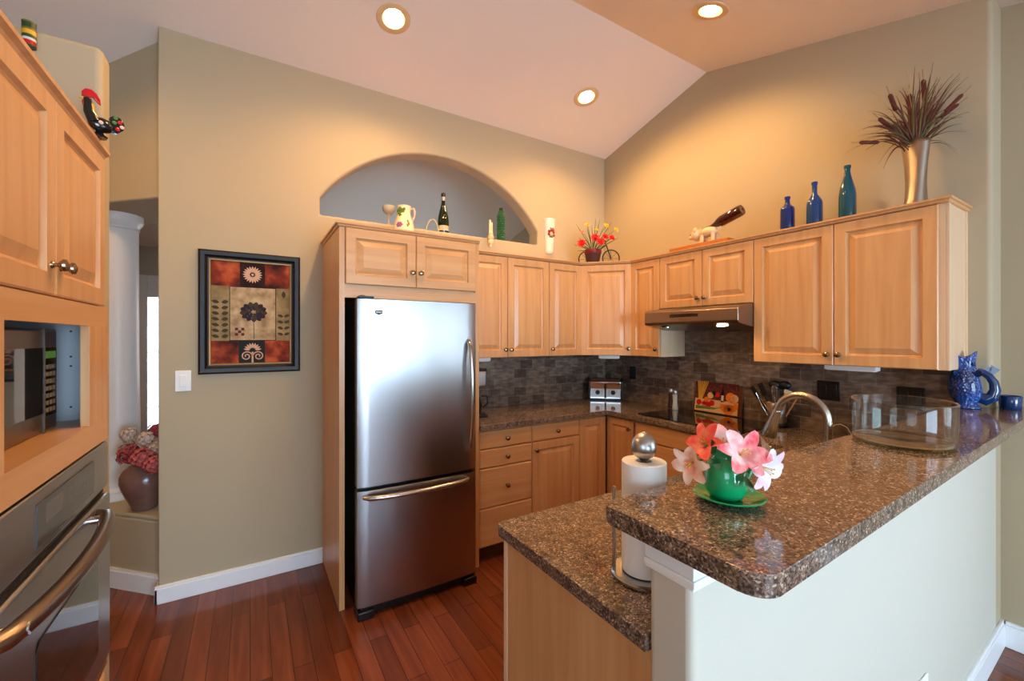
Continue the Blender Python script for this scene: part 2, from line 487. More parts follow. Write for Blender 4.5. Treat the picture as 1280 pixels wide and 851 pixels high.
# dining part of the right wall with a window opening
dw = MB()
dw.box(3.095, 3.3, -4.3, -3.2, 0, 2.5).box(3.095, 3.3, -3.2, -.95, 0, .9).box(3.095, 3.3, -3.2, -.95, 2.2, 2.5).box(3.095, 3.3, -1.0, -.95, .9, 2.75)
dw.box(3.095, 3.3, -1.7, -.95, 2.5, 2.8)
struct('wall_right_dining', dw, M['wall'])

def win(name, x0, x1, z0, z1, rotz, loc, nmull):
    """framed window in a local xz plane, glass included"""
    f = MB(); t = .06
    f.box(x0, x1, -.04, .04, z0, z0+t).box(x0, x1, -.04, .04, z1-t, z1).box(x0, x0+t, -.04, .04, z0, z1).box(x1-t, x1, -.04, .04, z0, z1)
    for i in range(1, nmull):
        xm = x0 + (x1-x0)*i/nmull
        f.box(xm-.03, xm+.03, -.035, .035, z0, z1)
    o = f.build(name, M['white'], loc=loc); o.rotation_euler = (0, 0, rotz); o['kind'] = 'structure'
    MB().box(x0+t, x1-t, -.003, .003, z0+t, z1-t).build('window_pane', M['pane'], parent=o)
    return o
win('window_1', -1.12, 1.12, .9, 2.2, radians(90), (3.2, -2.075, 0), 2)

# back (behind the camera) wall with the patio opening
bw = MB()
bw.box(-2.6, -.4, -4.3, -4.15, 0, 2.5).box(2.1, 3.3, -4.3, -4.15, 0, 2.5).box(-.4, 2.1, -4.3, -4.15, 2.3, 2.5)
struct('wall_front', bw, M['wall'])
win('window_2', -1.25, 1.25, 0, 2.3, 0, (.85, -4.22, 0), 2)
# far left wall, with a window lighting the dining side
lw = MB()
lw.box(-2.6, -2.45, -4.3, -3.4, 0, 3.6).box(-2.6, -2.45, -3.4, -1, 0, .8).box(-2.6, -2.45, -3.4, -1, 2.25, 3.6).box(-2.6, -2.45, -1, 6.1, 0, 3.6)
struct('wall_left', lw, M['wall'])
win('window_3', -1.2, 1.2, .8, 2.25, radians(90), (-2.52, -2.2, 0), 2)
# wall behind the oven cabinet and the low wall at its far end
struct('wall_left_kitchen', MB().box(-1.13, -1.03, .4, 2.02, 0, 2.45), M['wall'], bevel=.015)
struct('wall_left_partition', MB().box(-1.13, -.42, 1.922, 2.025, 0, 2.448), M['wall'], bevel=.018)

# back kitchen wall with the arched opening
def wall_with_hole(name, outer, hole, y0, y1, m, bev):
    bm = bmesh.new()
    def loop(pts):
        vs_ = [bm.verts.new((p[0], y0, p[1])) for p in pts]
        return [bm.edges.new((vs_[i], vs_[(i+1) % len(vs_)])) for i in range(len(vs_))]
    e = loop(outer) + loop(hole)
    r = bmesh.ops.triangle_fill(bm, use_beauty=True, use_dissolve=False, edges=e)
    fs = [g for g in r['geom'] if isinstance(g, bmesh.types.BMFace)]
    # keep the hole empty
    ext = bmesh.ops.extrude_face_region(bm, geom=fs)
    bmesh.ops.translate(bm, vec=(0, y1-y0, 0), verts=[g for g in ext['geom'] if isinstance(g, bmesh.types.BMVert)])
    bmesh.ops.recalc_face_normals(bm, faces=bm.faces)
    me = bpy.data.meshes.new(name); bm.to_mesh(me); bm.free()
    me.materials.append(m)
    o = bpy.data.objects.new(name, me); COL.objects.link(o)
    me.shade_smooth(); me.set_sharp_from_angle(angle=radians(30))
    md = o.modifiers.new('bevel', 'BEVEL'); md.width = bev; md.segments = 4; md.limit_method = 'ANGLE'; md.angle_limit = radians(50)
    o['kind'] = 'structure'
    return o
AX0, AX1, SILL, SPR, APX = .392, 2.139, 2.292, 2.405, 2.862
hw = (AX1-AX0)/2; acx = (AX0+AX1)/2; rise = APX-SPR
AR = (hw*hw + rise*rise)/(2*rise); acz = APX-AR
a_end = math.degrees(math.asin(hw/AR))
hole = [(AX0, SILL), (AX1, SILL)] + arc(acx, acz, AR, 90-a_end, 90+a_end, 36)
wall_with_hole('wall_back', [(-.437, 0), (XB, 0), (XB, cz(YA)+.03), (-.437, cz(YA)+.03)], hole, YA, YA+.14, M['wall'], .016)

# diagonal wall beside it: low ledge wall, header, column between
ang = radians(135)
def diag(mb, name, mt, **k):
    o = struct(name, mb, mt, loc=(-.437, 3.146, 0), **k); o.rotation_euler = (0, 0, ang); return o
# local x runs up-left along the wall face, local -y points away from the kitchen
diag(MB().box(.0, 1.5, -.44, 0, 0, .42), 'wall_ledge', M['wall'], bevel=.012)
diag(MB().box(-.03, 1.5, -.46, .0, .42, .445), 'trim_1', M['wall'], bevel=.01)
diag(MB().box(-.03, 2.6, -.44, 0, 2.285, 3.35), 'wall_header', M['wall'], bevel=.012)
diag(MB().box(1.5, 2.6, -.14, 0, 0, 2.3), 'wall_diagonal', M['wall'])
diag(MB().box(.0, 1.5, 0, .015, 0, .10).box(.0, 1.5, 0, .011, .10, .115), 'baseboard_diagonal', M['white'])
# far wall with the entrance door
fw = MB()
fw.box(-2.6, -1.28, 6.0, 6.12, 0, 3).box(-.42, .5, 6.0, 6.12, 0, 3).box(2.3, 3.3, 6.0, 6.12, 0, 3).box(.5, 2.3, 6.0, 6.12, 0, .85).box(.5, 2.3, 6.0, 6.12, 2.15, 3).box(-1.28, -.42, 6.0, 6.12, 2.16, 3)
struct('wall_far', fw, M['walldim'])
win('added_window_4', -.9, .9, .85, 2.15, 0, (1.4, 6.06, 0), 2)  # unseen window, made up to let light into the next room
dr = MB()
dr.box(-1.28, -.95, 6.0, 6.06, 0, 2.16).box(-.80, -.42, 6.0, 6.06, 0, 2.16).box(-.95, -.80, 6.0, 6.06, 0, .42).box(-.95, -.80, 6.0, 6.06, 1.92, 2.16)
door = struct('door_1', dr, M['white'], bevel=.004)
MB().box(-.95, -.80, 6.02, 6.03, .42, 1.92).build('door_glass', M['frost'], parent=door)
ld = MB()
for z in (.72, 1.02, 1.32, 1.62): ld.box(-.95, -.80, 6.012, 6.018, z-.004, z+.004)
ld.box(-.93, -.926, 6.012, 6.018, .42, 1.92)
ld.build('leading', M['dark'], parent=door)
MB().cyl((-1.05, 5.94, 1.0), .02, .06, (0,1,0)).cyl((-1.05, 5.93, 1.0), .03, .02, (0,1,0)).build('door_handle', M['chrome'], parent=door, smooth=30)

# column on the ledge
colm = thing('column', 'round white column standing on the ledge at far left', 'column', (-.745, 3.742, .445))
MB().lathe([(.125,.075),(.118,.3),(.112,1.0),(.108,1.745)], seg=40).build('shaft', M['column'], colm, smooth=40)
MB().lathe([(.148,0),(.148,.03),(.14,.045),(.143,.055),(.13,.07),(.125,.08)], seg=40).build('column_base', M['column'], colm, smooth=40)
MB().lathe([(.108,1.74),(.116,1.745),(.112,1.76),(.13,1.785),(.134,1.8),(.134,1.838)], seg=40).build('capital', M['column'], colm, smooth=40)

# peninsula half wall
struct('wall_peninsula', MB().prism([(.645,.459),(3.0,.5125),(3.0,.619),(.645,.554)], 'z', 0, 1.119), M['walldaylit'], bevel=.014)
tb = MB()
for a, b_, d in ((1.050, 1.057, .009), (1.057, 1.069, .013), (1.069, 1.092, .010), (1.092, 1.106, .014), (1.106, 1.119, .018)):
    tb.prism([(.645-d,.459-d),(2.9,.5105-d),(2.9,.55),(.645-d,.554)], 'z', a, b_)
struct('trim_2', tb, M['white'], bevel=.002)
struct('baseboard_peninsula', MB().prism([(.645,.443),(3.095,.498),(3.095,.516),(.645,.460)], 'z', 0, .105).prism([(.645,.449),(3.095,.504),(3.095,.516),(.645,.460)], 'z', .105, .122), M['white'], bevel=.003)
struct('baseboard_right', MB().box(3.078, 3.095, -4.1, .498, 0, .105).box(3.083, 3.095, -4.1, .498, .105, .122), M['white'], bevel=.003)
struct('baseboard_back', MB().box(-.452, .408, YA-.016, YA, 0, .085).box(-.450, .408, YA-.011, YA, .085, .1).box(-.452, -.437, YA-.016, 3.146, 0, .09), M['white'], bevel=.003)

# tiled backsplash
struct('trim_3', MB().box(1.26, XB-.008, YA-.008, YA, .914, 1.345), M['tileA'])
struct('trim_4', MB().box(XB-.008, XB, .60, YA-.008, .914, 1.345).box(XB-.008, XB, 1.452, 2.154, 1.345, 1.7), M['tileB'])

# recessed downlights in the vault
M['trimring'] = mat('downlight_trim', srgb(226,196,150), .35)
M['bulb'] = mat('warm_bulb', (1,.8,.5,1), .5, emit=(1,.74,.42,1), estr=28)
M['canin'] = mat('downlight_inside', srgb(214,182,130), .25, metal=.6)
WARM = (1.0, .56, .20)
def downlight(x, y, label, power=35):
    z = cz(y)
    if y > RY: n = Vector((0, -SB, -1)).normalized()
    elif y > YF: n = Vector((0, SF, -1)).normalized()
    else: n = Vector((0, 0, -1))
    rx = math.atan2(n.y, -n.z)
    t = thing('downlight', label, 'ceiling light', (x, y, z), rot=(rx, 0, 0), group='recessed warm downlights in the vaulted ceiling')
    MB().lathe([(.062,.0),(.064,-.004),(.09,-.006),(.097,-.003),(.098,.0)], seg=36, close=False).build('trim_ring', M['trimring'], t, smooth=40)
    MB().lathe([(.064,-.001),(.062,.05),(.052,.1),(.0,.115)], seg=36, close=False).build('reflector', M['canin'], t, smooth=40)
    MB().lathe([(.0,.026),(.03,.03),(.044,.042),(.046,.055),(.034,.08),(.02,.11)], seg=24, close=False).build('bulb', M['bulb'], t, smooth=True)
    d = bpy.data.lights.new('downlight_lamp', 'SPOT')
    d.energy = power; d.color = WARM; d.spot_size = radians(160); d.spot_blend = .7; d.shadow_soft_size = .045
    o = bpy.data.objects.new('downlight_lamp', d); COL.objects.link(o)
    o.parent = t; o.location = (0, 0, -.012)
    return t
downlight(.718, 2.495, 'recessed downlight nearest the fridge, highest left in the photo')
downlight(2.225, 2.514, 'recessed downlight above the corner wall cabinets, lowest of the three')
downlight(2.24, 1.477, 'recessed downlight past the ridge, at the top right of the photo')
downlight(.72, 1.47, 'recessed downlight over the middle of the kitchen floor, out of the photo above')
downlight(-1.25, 2.75, 'unseen downlight added over the hallway behind the oven cabinet to brighten the column side')  # made-up lamp, added to light the header wall and column
# ------------------------------------------------------------------ cabinets
DOOR = [(0,0),(0,-.016),(.004,-.02),(.052,-.02),(.057,-.010),(.063,-.0075),(.094,-.0185),(.096,-.0185)]
SLAB = [(0,0),(0,-.015),(.007,-.02)]
def knob(parent, x, y, z, r=.0152):
    k = MB().lathe([(.009,0),(.0085,.003),(.005,.006),(.0052,.012),(.0105,.016),(r,.0215),(r*.92,.027),(.006,.0305),(0,.031)], (0,0,0), (0,-1,0), 20)
    return k.build('knob', M['knob'], parent, smooth=50, loc=(x, y, z))
def door(parent, x0, x1, z0, z1, kn=None, mt='wood', name='door', prof=DOOR):
    o = MB().rings(x0, x1, z0, z1, prof).build(name, M[mt], parent)
    if kn: knob(o, kn[0], -.02, kn[1])
    return o
def drawer(parent, x0, x1, z0, z1, kn=True):
    o = MB().rings(x0, x1, z0, z1, SLAB).build('drawer', M['woodh'], parent)
    if kn: knob(o, (x0+x1)/2, -.02, (z0+z1)/2)
    return o
G = .0015
def carcass(mb, w_, d, z0, z1):
    return mb.box(0, w_, .0005, d, z0, z1)

UZ0, UZ1 = 1.333, 2.084
D_UP = .309
def upper(label, loc, rotz, w_, doors, z0=UZ0, z1=UZ1, d=D_UP, x_off=0, group='maple wall cabinets'):
    t = thing('wall_cabinet', label, 'cabinet', loc, rotz, group)
    carcass(MB(), w_, d, z0, z1).build('body', M['woodlight'], t)
    for x0, x1, kx in doors:
        door(t, x0+G, x1-G, z0+.001, z1-.004, (kx, z0+.058) if kx else None)
    return t
# back wall run (faces -Y): front plane of boxes at y = 2.72+.0
YU = 2.74
upper('double-door maple wall cabinet right beside the fridge surround', (1.262, YU, 0), 0, .758, [(.0,.375,.35),(.375,.758,.40)])
upper('narrow single-door maple wall cabinet left of the corner cabinet', (2.021, YU, 0), 0, .338, [(.0,.338,.025)])
# corner cabinet, diagonal front
ct = thing('corner_wall_cabinet', 'diagonal maple wall cabinet filling the corner above the toaster', 'cabinet', (2.36, 2.74, 0), 0)
cc = MB(); cc.prism([(0,.0),(0,.309),(.579,.309),(.579,-.300),(.290,-.300)], 'z', UZ0, UZ1); cc.build('body', M['woodlight'], ct)
cd = math.atan2(-.300, .290); cl = math.hypot(.290, .300)
dd_ = MB().rings(.004, cl-.004, UZ0+.001, UZ1-.004, DOOR).build('door', M['wood'], ct); dd_.rotation_euler = (0,0,cd); dd_.location = (0, 0, 0)
knob(dd_, cl-.03, -.02, UZ0+.058)
# right wall run (faces -X)
XU = 2.65
RB = radians(-90)
upper('slim single-door maple wall cabinet between the corner and the range hood', (XU, 2.44, 0), RB, .286, [(.0,.286,.262)], d=XB-XU)
upper('short two-door maple wall cabinet above the range hood', (XU, 2.154, 0), RB, .705, [(.0,.354,.328),(.354,.705,.38)], z0=1.695, d=XB-XU)
bigc = upper('large two-door maple wall cabinet nearest the bar, with a pale end panel', (XU, 1.449, 0), RB, .845, [(.0,.421,.395),(.421,.826,.447)], d=XB-XU)
MB().box(.846, .851, .002, XB-XU, UZ0, UZ1).box(.851, .855, .262, XB-XU, UZ0, UZ1).box(.851,.855,.002,.03,UZ0,UZ1).build('end_panel', M['woodlight'], bigc)

# crown along the tops
def crown_run(path, z0, z1, out, name, label, parent=None, m='woodh'):
    """moulding profile swept along an open plan path; outward is to the right of travel"""
    prof = [(-.02, 0), (.0, 0), (.006, .002), (.010, .012), (out*.8, (z1-z0)*.55), (out, (z1-z0)*.62), (out, z1-z0), (-.02, z1-z0)]
    pts = [Vector((p[0], p[1])) for p in path]; n = len(pts); vs_ = []
    for i, p in enumerate(pts):
        def nr(a, b): d = (b-a).normalized(); return Vector((d.y, -d.x))
        if i == 0: nn = nr(pts[0], pts[1]); k = 1
        elif i == n-1: nn = nr(pts[-2], pts[-1]); k = 1
        else:
            a = nr(pts[i-1], p); b = nr(p, pts[i+1]); nn = (a+b).normalized(); k = 1/max(.3, nn.dot(a))
        for o_, h in prof: vs_.append((p.x + nn.x*o_*k, p.y + nn.y*o_*k, z0+h))
    mb = MB(); q = len(prof); fs = []
    for i in range(n-1):
        for k in range(q): fs.append((i*q+k, i*q+(k+1)%q, (i+1)*q+(k+1)%q, (i+1)*q+k))
    fs += [tuple(range(q)), tuple((n-1)*q+k for k in range(q))]
    mb._a(vs_, fs)
    o = mb.build(name, M[m], parent)
    if label: tag(o, label, 'moulding')
    return o
XF, YFc = XU-.018, YU-.018
crown_run([(1.262, YFc), (2.354, YFc), (XF, 2.435), (XF, .596), (XB-.0, .596)], 2.083, 2.106, .018, 'crown_moulding', 'continuous maple crown strip topping the wall cabinets around the corner')

# fridge surround with the cupboard above
fs_ = thing('fridge_surround', 'tall maple surround with a two-door cupboard above the fridge', 'cabinet', (.41, 2.455, 0))
MB().box(0, .022, 0, .594, 0, 2.084).build('side_panel', M['wood'], fs_)
MB().box(.826, .848, 0, .594, 0, 2.084).build('side_panel', M['wood'], fs_)
MB().box(.022, .826, .002, .594, 1.712, 2.084).build('body', M['woodh'], fs_)
MB().box(.028, .820, -.004, .0, 1.70, 1.765).build('rail', M['woodh'], fs_)
MB().box(.0, .028, -.004, .0, 0, 2.084).build('stile', M['wood'], fs_)
MB().box(.820, .848, -.004, .0, 0, 2.084).build('stile', M['wood'], fs_)
door(fs_, .031, .4235, 1.774, 2.080, (.40, 1.86), 'woodh')
door(fs_, .4265, .817, 1.774, 2.080, (.45, 1.86), 'woodh')
crown_run([(.41, 3.045), (.41, 2.449), (1.258, 2.449)], 2.083, 2.106, .018, 'crown', None, None, 'woodh').parent = fs_
bpy.data.objects['crown'].location = (-.41, -2.455, 0)

# base cabinets, back run
YB = 2.482
def base(label, loc, rotz, w_, d, group='maple base cabinets'):
    t = thing('base_cabinet', label, 'cabinet', loc, rotz, group)
    MB().box(0, w_, .001, d, .105, .878).build('body', M['wood'], t)
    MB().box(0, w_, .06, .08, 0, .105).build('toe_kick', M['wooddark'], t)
    return t
b1 = base('four-drawer maple base cabinet next to the fridge surround', (1.262, YB, 0), 0, .42, .55)
for z0, z1 in ((.750,.864),(.625,.744),(.362,.619),(.108,.356)): drawer(b1, .006, .417, z0, z1)
b2 = base('maple base cabinet with one drawer over one door, left of the corner', (1.682, YB, 0), 0, .431, .55)
drawer(b2, .003, .429, .750, .864); door(b2, .003, .429, .108, .744, (.028, .69))
b3 = base('corner maple base cabinet with folding door panels under the toaster', (2.113, YB, 0), 0, .27, .55)
door(b3, .002, .268, .108, .864)
# right wall base run
XBF = 2.42
b3s = MB().rings(.002, .272, .108, .864, DOOR).build('door', M['wood'], b3); b3s.rotation_euler = (0,0,RB); b3s.location = (XBF-2.113, -.007, 0)
knob(b3s, .245, -.02, .80)
MB().box(.31, .80, -.28, .001, .105, .878).build('body', M['wood'], b3)
b4 = base('wide drawer base cabinet under the cooktop', (XBF, 2.186, 0), RB, .74, .505)
for z0, z1 in ((.742,.864),(.43,.735),(.108,.424)): drawer(b4, .003, .737, z0, z1, False)
b5 = base('maple base cabinet between the cooktop and the sink corner', (XBF, 1.444, 0), RB, .34, .505)
drawer(b5, .003, .335, .742, .864); door(b5, .003, .335, .108, .735, (.03, .68))
# peninsula cabinet, its end panel faces the camera side
pc = thing('peninsula_cabinet', 'peninsula base cabinet with plain maple end panel facing the floor aisle', 'cabinet', (.66, .62, 0))
MB().box(.012, .57, .002, .455, .105, .879).box(.57, 1.34, .44, .455, .105, .879).box(.57, 1.34, .002, .455, .105, .67).box(1.34, 1.74, .002, .455, .105, .879).box(.012, 1.74, .002, .40, 0, .105).build('body', M['wood'], pc)
MB().box(0, .012, -.062, .475, 0, .879).build('end_panel', M['wood'], pc)
MB().box(-.002, .013, .479, .497, .02, .879).build('stile', M['woodlight'], pc)
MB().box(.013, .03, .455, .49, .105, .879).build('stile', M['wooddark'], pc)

# ------------------------------------------------------------------ worktops
def slab(name, outer, holes, z0, z1, m, bev, label, cat):
    bm = bmesh.new(); es = []
    for pts in [outer] + holes:
        vs_ = [bm.verts.new((p[0], p[1], z0)) for p in pts]
        es += [bm.edges.new((vs_[i], vs_[(i+1) % len(vs_)])) for i in range(len(vs_))]
    r = bmesh.ops.triangle_fill(bm, use_beauty=True, use_dissolve=False, edges=es)
    ext = bmesh.ops.extrude_face_region(bm, geom=[g for g in r['geom'] if isinstance(g, bmesh.types.BMFace)])
    bmesh.ops.translate(bm, vec=(0, 0, z1-z0), verts=[g for g in ext['geom'] if isinstance(g, bmesh.types.BMVert)])
    bmesh.ops.recalc_face_normals(bm, faces=bm.faces)
    me = bpy.data.meshes.new(name); bm.to_mesh(me); bm.free(); me.materials.append(m)
    o = bpy.data.objects.new(name, me); COL.objects.link(o)
    me.shade_smooth(); me.set_sharp_from_angle(angle=radians(50))
    md = o.modifiers.new('bevel', 'BEVEL'); md.width = bev; md.segments = 4; md.limit_method = 'ANGLE'; md.angle_limit = radians(60)
    return tag(o, label, cat)
SINK = (1.25, 1.98, .69, 1.075)
sk = [(SINK[0],SINK[2]),(SINK[1],SINK[2]),(SINK[1],SINK[3]),(SINK[0],SINK[3])]
outer = [(1.262, YA-.009), (1.262, 2.436), (2.35, 2.436)] + arc(2.35, 2.411, .025, 90, 0, 4)[1:] + [(2.375, 1.16), (2.353, 1.138)] + arc(.665, 1.113, .025, 90, 180, 4) + [(.64, .556), (XB-.009, .621), (XB-.009, YA-.009)]
slab('worktop', outer, [sk], .880, .914, M['granite'], .006, 'polished brown speckled stone worktop, lower level around the kitchen', 'countertop')
bar = arc(.615, .60, .025, 90, 180, 4) + [(.590, .345)] + arc(.630, .348, .04, 180, 268, 6) + [(3.094, .392), (3.094, .514), (XB-.0, .514), (XB-.009, .624)]
slab('bar_top', bar, [], 1.1195, 1.1535, M['granite'], .007, 'raised bar top of polished brown speckled stone on the half wall', 'countertop')

# sink
sn = MB(); x0, x1, y0, y1 = SINK
sn._a([(x0,y0,.878),(x1,y0,.878),(x1,y1,.878),(x0,y1,.878),(x0+.02,y0+.02,.70),(x1-.02,y0+.02,.70),(x1-.02,y1-.02,.70),(x0+.02,y1-.02,.70)],
      [(0,1,5,4),(1,2,6,5),(2,3,7,6),(3,0,4,7),(4,5,6,7)])
so = sn.build('sink', M['steel'], bevel=.012, solid=.002, recalc=True); tag(so, 'stainless steel sink set into the lower worktop behind the bar', 'sink')

# ------------------------------------------------------------------ fridge
fr = thing('refrigerator', 'stainless steel bottom-freezer refrigerator', 'refrigerator', (.476, 2.31, 0))
FW, = (.690,)
MB().box(.006, FW-.006, .075, .72, .05, 1.685).build('case', M['black'], fr, bevel=.004)
def bowed(x0, x1, z0, z1, depth, bow, m, name, n=22):
    mb = MB(); mb.smooth = False
    pts = []
    for i in range(n+1):
        t = i/n; x = x0 + (x1-x0)*t
        e = min(t, 1-t)*(x1-x0)
        y = -bow*(1-(2*t-1)**2)
        if e < .012: y += (.012-e)**2/.012*.6
        pts.append((x, y))
    poly = pts + [(x1, depth), (x0, depth)]
    mb.prism(poly, 'z', z0, z1)
    return mb.build(name, m, fr, smooth=25)
fd = bowed(0, FW, .692, 1.684, .062, .010, M['steelfr'] if 'steelfr' in M else M['steelv'], 'fridge_door')
zd = bowed(0, FW, .062, .672, .062, .010, M['steelv'], 'freezer_drawer')
for o_ in (fd, zd): pass
MB().box(.004, FW-.004, .045, .075, .06, 1.684).build('gasket', M['dark'], fr)
# curved door handle
def bowhandle(parent, a, b, out, r, name='handle', posts=(.06, .94), m='nickel', flat=1.0, lift=.0):
    a = Vector(a); b = Vector(b); n = 22; pts = []
    for i in range(n+1):
        t = i/n; h = sin(pi*t)**.55 if 0 < t < 1 else 0
        p = a.lerp(b, t); pts.append(p + Vector(out)*(.18+.82*h) if 0 < i < n else p + Vector(out)*.02)
    rs = [r*.75] + [r]*(n-1) + [r*.75]
    return MB().tube(pts, rs, 12, flat=flat).build(name, M[m], parent, smooth=60)
bowhandle(fd, (FW-.055, -.004, .80), (FW-.055, -.004, 1.468), (0, -.058, 0), .013)
bowhandle(zd, (.03, -.004, .640), (FW-.055, -.004, .640), (0, -.058, 0), .014)
MB().box(.02, FW-.02, .01, .065, .018, .058).build('kick_plate', M['black'], fr)
for x in (.0, FW-.085): MB().box(x, x+.085, -.012, .09, 0, .045).build('foot_cover', M['black'], fr, bevel=.006)
MB().box(.006, .085, -.004, .06, 1.686, 1.700).cyl((.03, .02, 1.686), .017, .018).build('hinge_cover', M['black'], fr, bevel=.004)
bd = MB()
bd.box(.088, .128, -.0085, -.0055, 1.607, 1.626).prism([(.094,1.607),(.122,1.607),(.108,1.6005)], 'y', -.0085, -.0055)
bd.cur = 1
for i in range(6): bd.box(.0925+i*.0055, .0960+i*.0055, -.0092, -.0084, 1.612, 1.621)
bd.build('badge', [M['black'], M['chrome']], fd)

# ------------------------------------------------------------------ oven cabinet at the left
OX = -.425
ot = thing('oven_cabinet', 'tall maple cabinet at far left housing the microwave and wall oven', 'cabinet', (OX, 1.04, 0), radians(90))
OD = .60; OW = .872           # local x runs away from the camera (world +Y), local y into the wall
ob = MB()
ob.box(0, .018, .0, OD, .1, 2.07).box(OW-.018, OW, .0, OD, .1, 2.07)            # sides
ob.box(.018, OW-.018, .0, OD, 1.545, 2.07).box(.018, OW-.018, .02, OD, .1, .40)
ob.box(.018, OW-.018, OD-.02, OD, .40, 1.545)
ob.build('body', M['wood'], ot)
MB().box(.018, .022, .02, OD-.02, 1.217, 1.545).box(OW-.026, OW-.019, .02, OD-.02, 1.217, 1.545).box(.022, OW-.026, OD-.026, OD-.02, 1.217, 1.545).box(.022, OW-.026, .02, OD-.02, 1.540, 1.5445).build('niche_lining', M['melamine'], ot)
for y_, z_ in ((.06,1.50),(.06,1.42),(.06,1.39),(.06,1.26),(.16,1.31),(.19,1.30)): MB().cyl((OW-.0261, y_, z_), .003, .0015, (-1,0,0), 8).build('shelf_pin_hole', M['dark'], ot)
MB().box(.018, OW-.019, .0, OD-.02, 1.195, 1.2165).build('shelf', M['woodh'], ot)
# face frame
MB().box(0, OW, -.02, .0, 1.515, 1.578).build('rail', M['woodh'], ot)
MB().box(0, OW, -.02, .0, 1.146, 1.2165).build('rail', M['woodh'], ot)
MB().box(.69, OW, -.02, .0, 1.2165, 1.515).build('stile', M['wood'], ot)
MB().box(0, .175, -.02, .0, 1.2165, 1.515).build('stile', M['wood'], ot)
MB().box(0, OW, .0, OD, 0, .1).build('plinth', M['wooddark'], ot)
door(ot, .022, .431, 1.583, 2.063, (.405, 1.655))
door(ot, .435, .846, 1.583, 2.063, (.462, 1.655))
MB().box(.0, OW, -.004, .0, 1.578, 2.07).build('face_frame', M['wood'], ot)
drawer(ot, .02, OW-.02, .115, .385, True)
cr = crown_run([(OX+.006, 1.0), (OX+.006, 1.914)], 2.066, 2.095, .021, 'crown', None)
cr.parent = ot; cr.rotation_euler = (0, 0, radians(-90)); cr.location = Matrix.Rotation(radians(-90), 3, 'Z') @ Vector((-OX, -1.04, 0))

# wall oven
ov = thing('wall_oven', 'built-in stainless wall oven below the microwave at far left', 'oven', (OX, 1.06, 0), radians(90))
SW = .842
MB().box(.01, SW-.01, .0, .5, .43, 1.13).build('case', M['dark'], ov)
MB().box(0, SW, -.024, 0, .995, 1.140).build('control_panel', M['steel'], ov, bevel=.004)
pg = MB().box(.283, .683, -.0265, -.0235, 1.015, 1.112)
pg.cur = 1
pg.box(.33, .44, -.0268, -.0264, 1.055, 1.098)
for r_ in range(3):
    for c_ in range(5): pg.box(.475+c_*.036, .497+c_*.036, -.0268, -.0264, 1.03+r_*.027, 1.042+r_*.027)
M['ovglass'] = mat('oven_grey_glass', srgb(70,72,74), .12)
M['ovglass2'] = mat('oven_display_print', srgb(92,90,92), .2)
pg.build('control_glass', [M['ovglass'], M['ovglass2']], ov)
od = MB().box(0, SW, -.03, 0, .44, .972).build('oven_door', M['steel'], ov, bevel=.008)
wp = [(.285,.52),(.690,.52),(.700,.53),(.700,.805),(.690,.815),(.275,.815),(.262,.80),(.262,.53),(.272,.52)]
MB().prism(wp, 'y', -.0325, -.029).build('oven_window', M['blackglass'], od)
MB().box(.0, SW, -.012, 0, .974, .993).build('vent_gap', M['dark'], ov)
MB().box(0, SW, -.022, 0, .405, .432).build('bottom_trim', M['chrome'], ov, bevel=.003)
hd = bowhandle(od, (.02, -.028, .945), (.70, -.028, .945), (0, -.062, 0), .019, m='bronze', flat=1.0)
for x in (.075, .645): MB().cyl((x, -.03, .945), .012, .05, (0,-1,0), 14).build('handle_post', M['chrome'], od, smooth=40)

# microwave standing in the niche
mw = thing('microwave', 'stainless countertop microwave standing in the cabinet niche at far left', 'microwave', (-.488, 1.265, 1.2175), radians(90))
MB().box(.0, .505, .012, .36, .008, .285).build('case', M['black'], mw, bevel=.006)
mf = MB().box(0, .505, -.004, .012, .0, .288).build('front_frame', M['bronze'], mw, bevel=.012)
MB().box(.03, .40, -.0065, -.003, .055, .235).build('window', M['blackglass'], mw)
kp = MB().box(.405, .49, -.0065, -.003, .045, .235); kp.cur = 1
for r_ in range(7):
    for c_ in range(3): kp.box(.414+c_*.024, .432+c_*.024, -.0072, -.0064, .055+r_*.02, .067+r_*.02)
kp.cur = 2; kp.box(.414, .482, -.0072, -.0064, .205, .225)
M['keys'] = mat('keypad_print', srgb(120,104,78), .4)
M['disp'] = mat('green_display', srgb(40,60,20), .3, emit=(.2,.5,.05,1), estr=.12)
kp.build('keypad', [M['blackglass'], M['keys'], M['disp']], mw)
MB().box(.40, .4045, -.0085, -.003, .0, .288).build('door_seam', mat('seam_metal', srgb(96,86,78), .5, metal=.4), mw)
for x in (.04, .45): MB().box(x, x+.02, .03, .33, .0, .009).build('foot', M['rubber'], mw)

# ------------------------------------------------------------------ range hood, cooktop
hd_ = thing('range_hood', 'stainless under-cabinet range hood above the cooktop', 'range hood', (XU, 2.154, 0), RB)
HW = .705
shell = MB()
side = [(0.30, 1.693), (-.02, 1.693), (-.165, 1.672), (-.182, 1.658), (-.184, 1.585), (-.172, 1.570), (-.02, 1.545), (.03, 1.535), (.30, 1.535)]
shell.prism([(a, b) for a, b in side], 'x', .0, HW)
shell.build('hood_shell', M['bronze'], hd_, bevel=.004)
MB().box(.22, .44, -.1845, -.1815, 1.618, 1.640).build('control_strip', M['blackglass'], hd_, bevel=.004)
M['hoodlamp'] = mat('hood_lamp_lens', (1,.85,.6,1), .3, emit=(1,.8,.5,1), estr=6)
def bl(x, on):
    q = MB(); c = Vector((x, -.105, 1.5595)); nrm = Vector((0, .165, -.986))
    q.lathe([(.035,0),(.035,.004),(.03,.006),(.0,.007)], c, nrm, 20)
    return q.build('hood_lamp', M['hoodlamp'] if on else M['chrome'], hd_, smooth=40)
bl(.56, True); bl(.13, False)
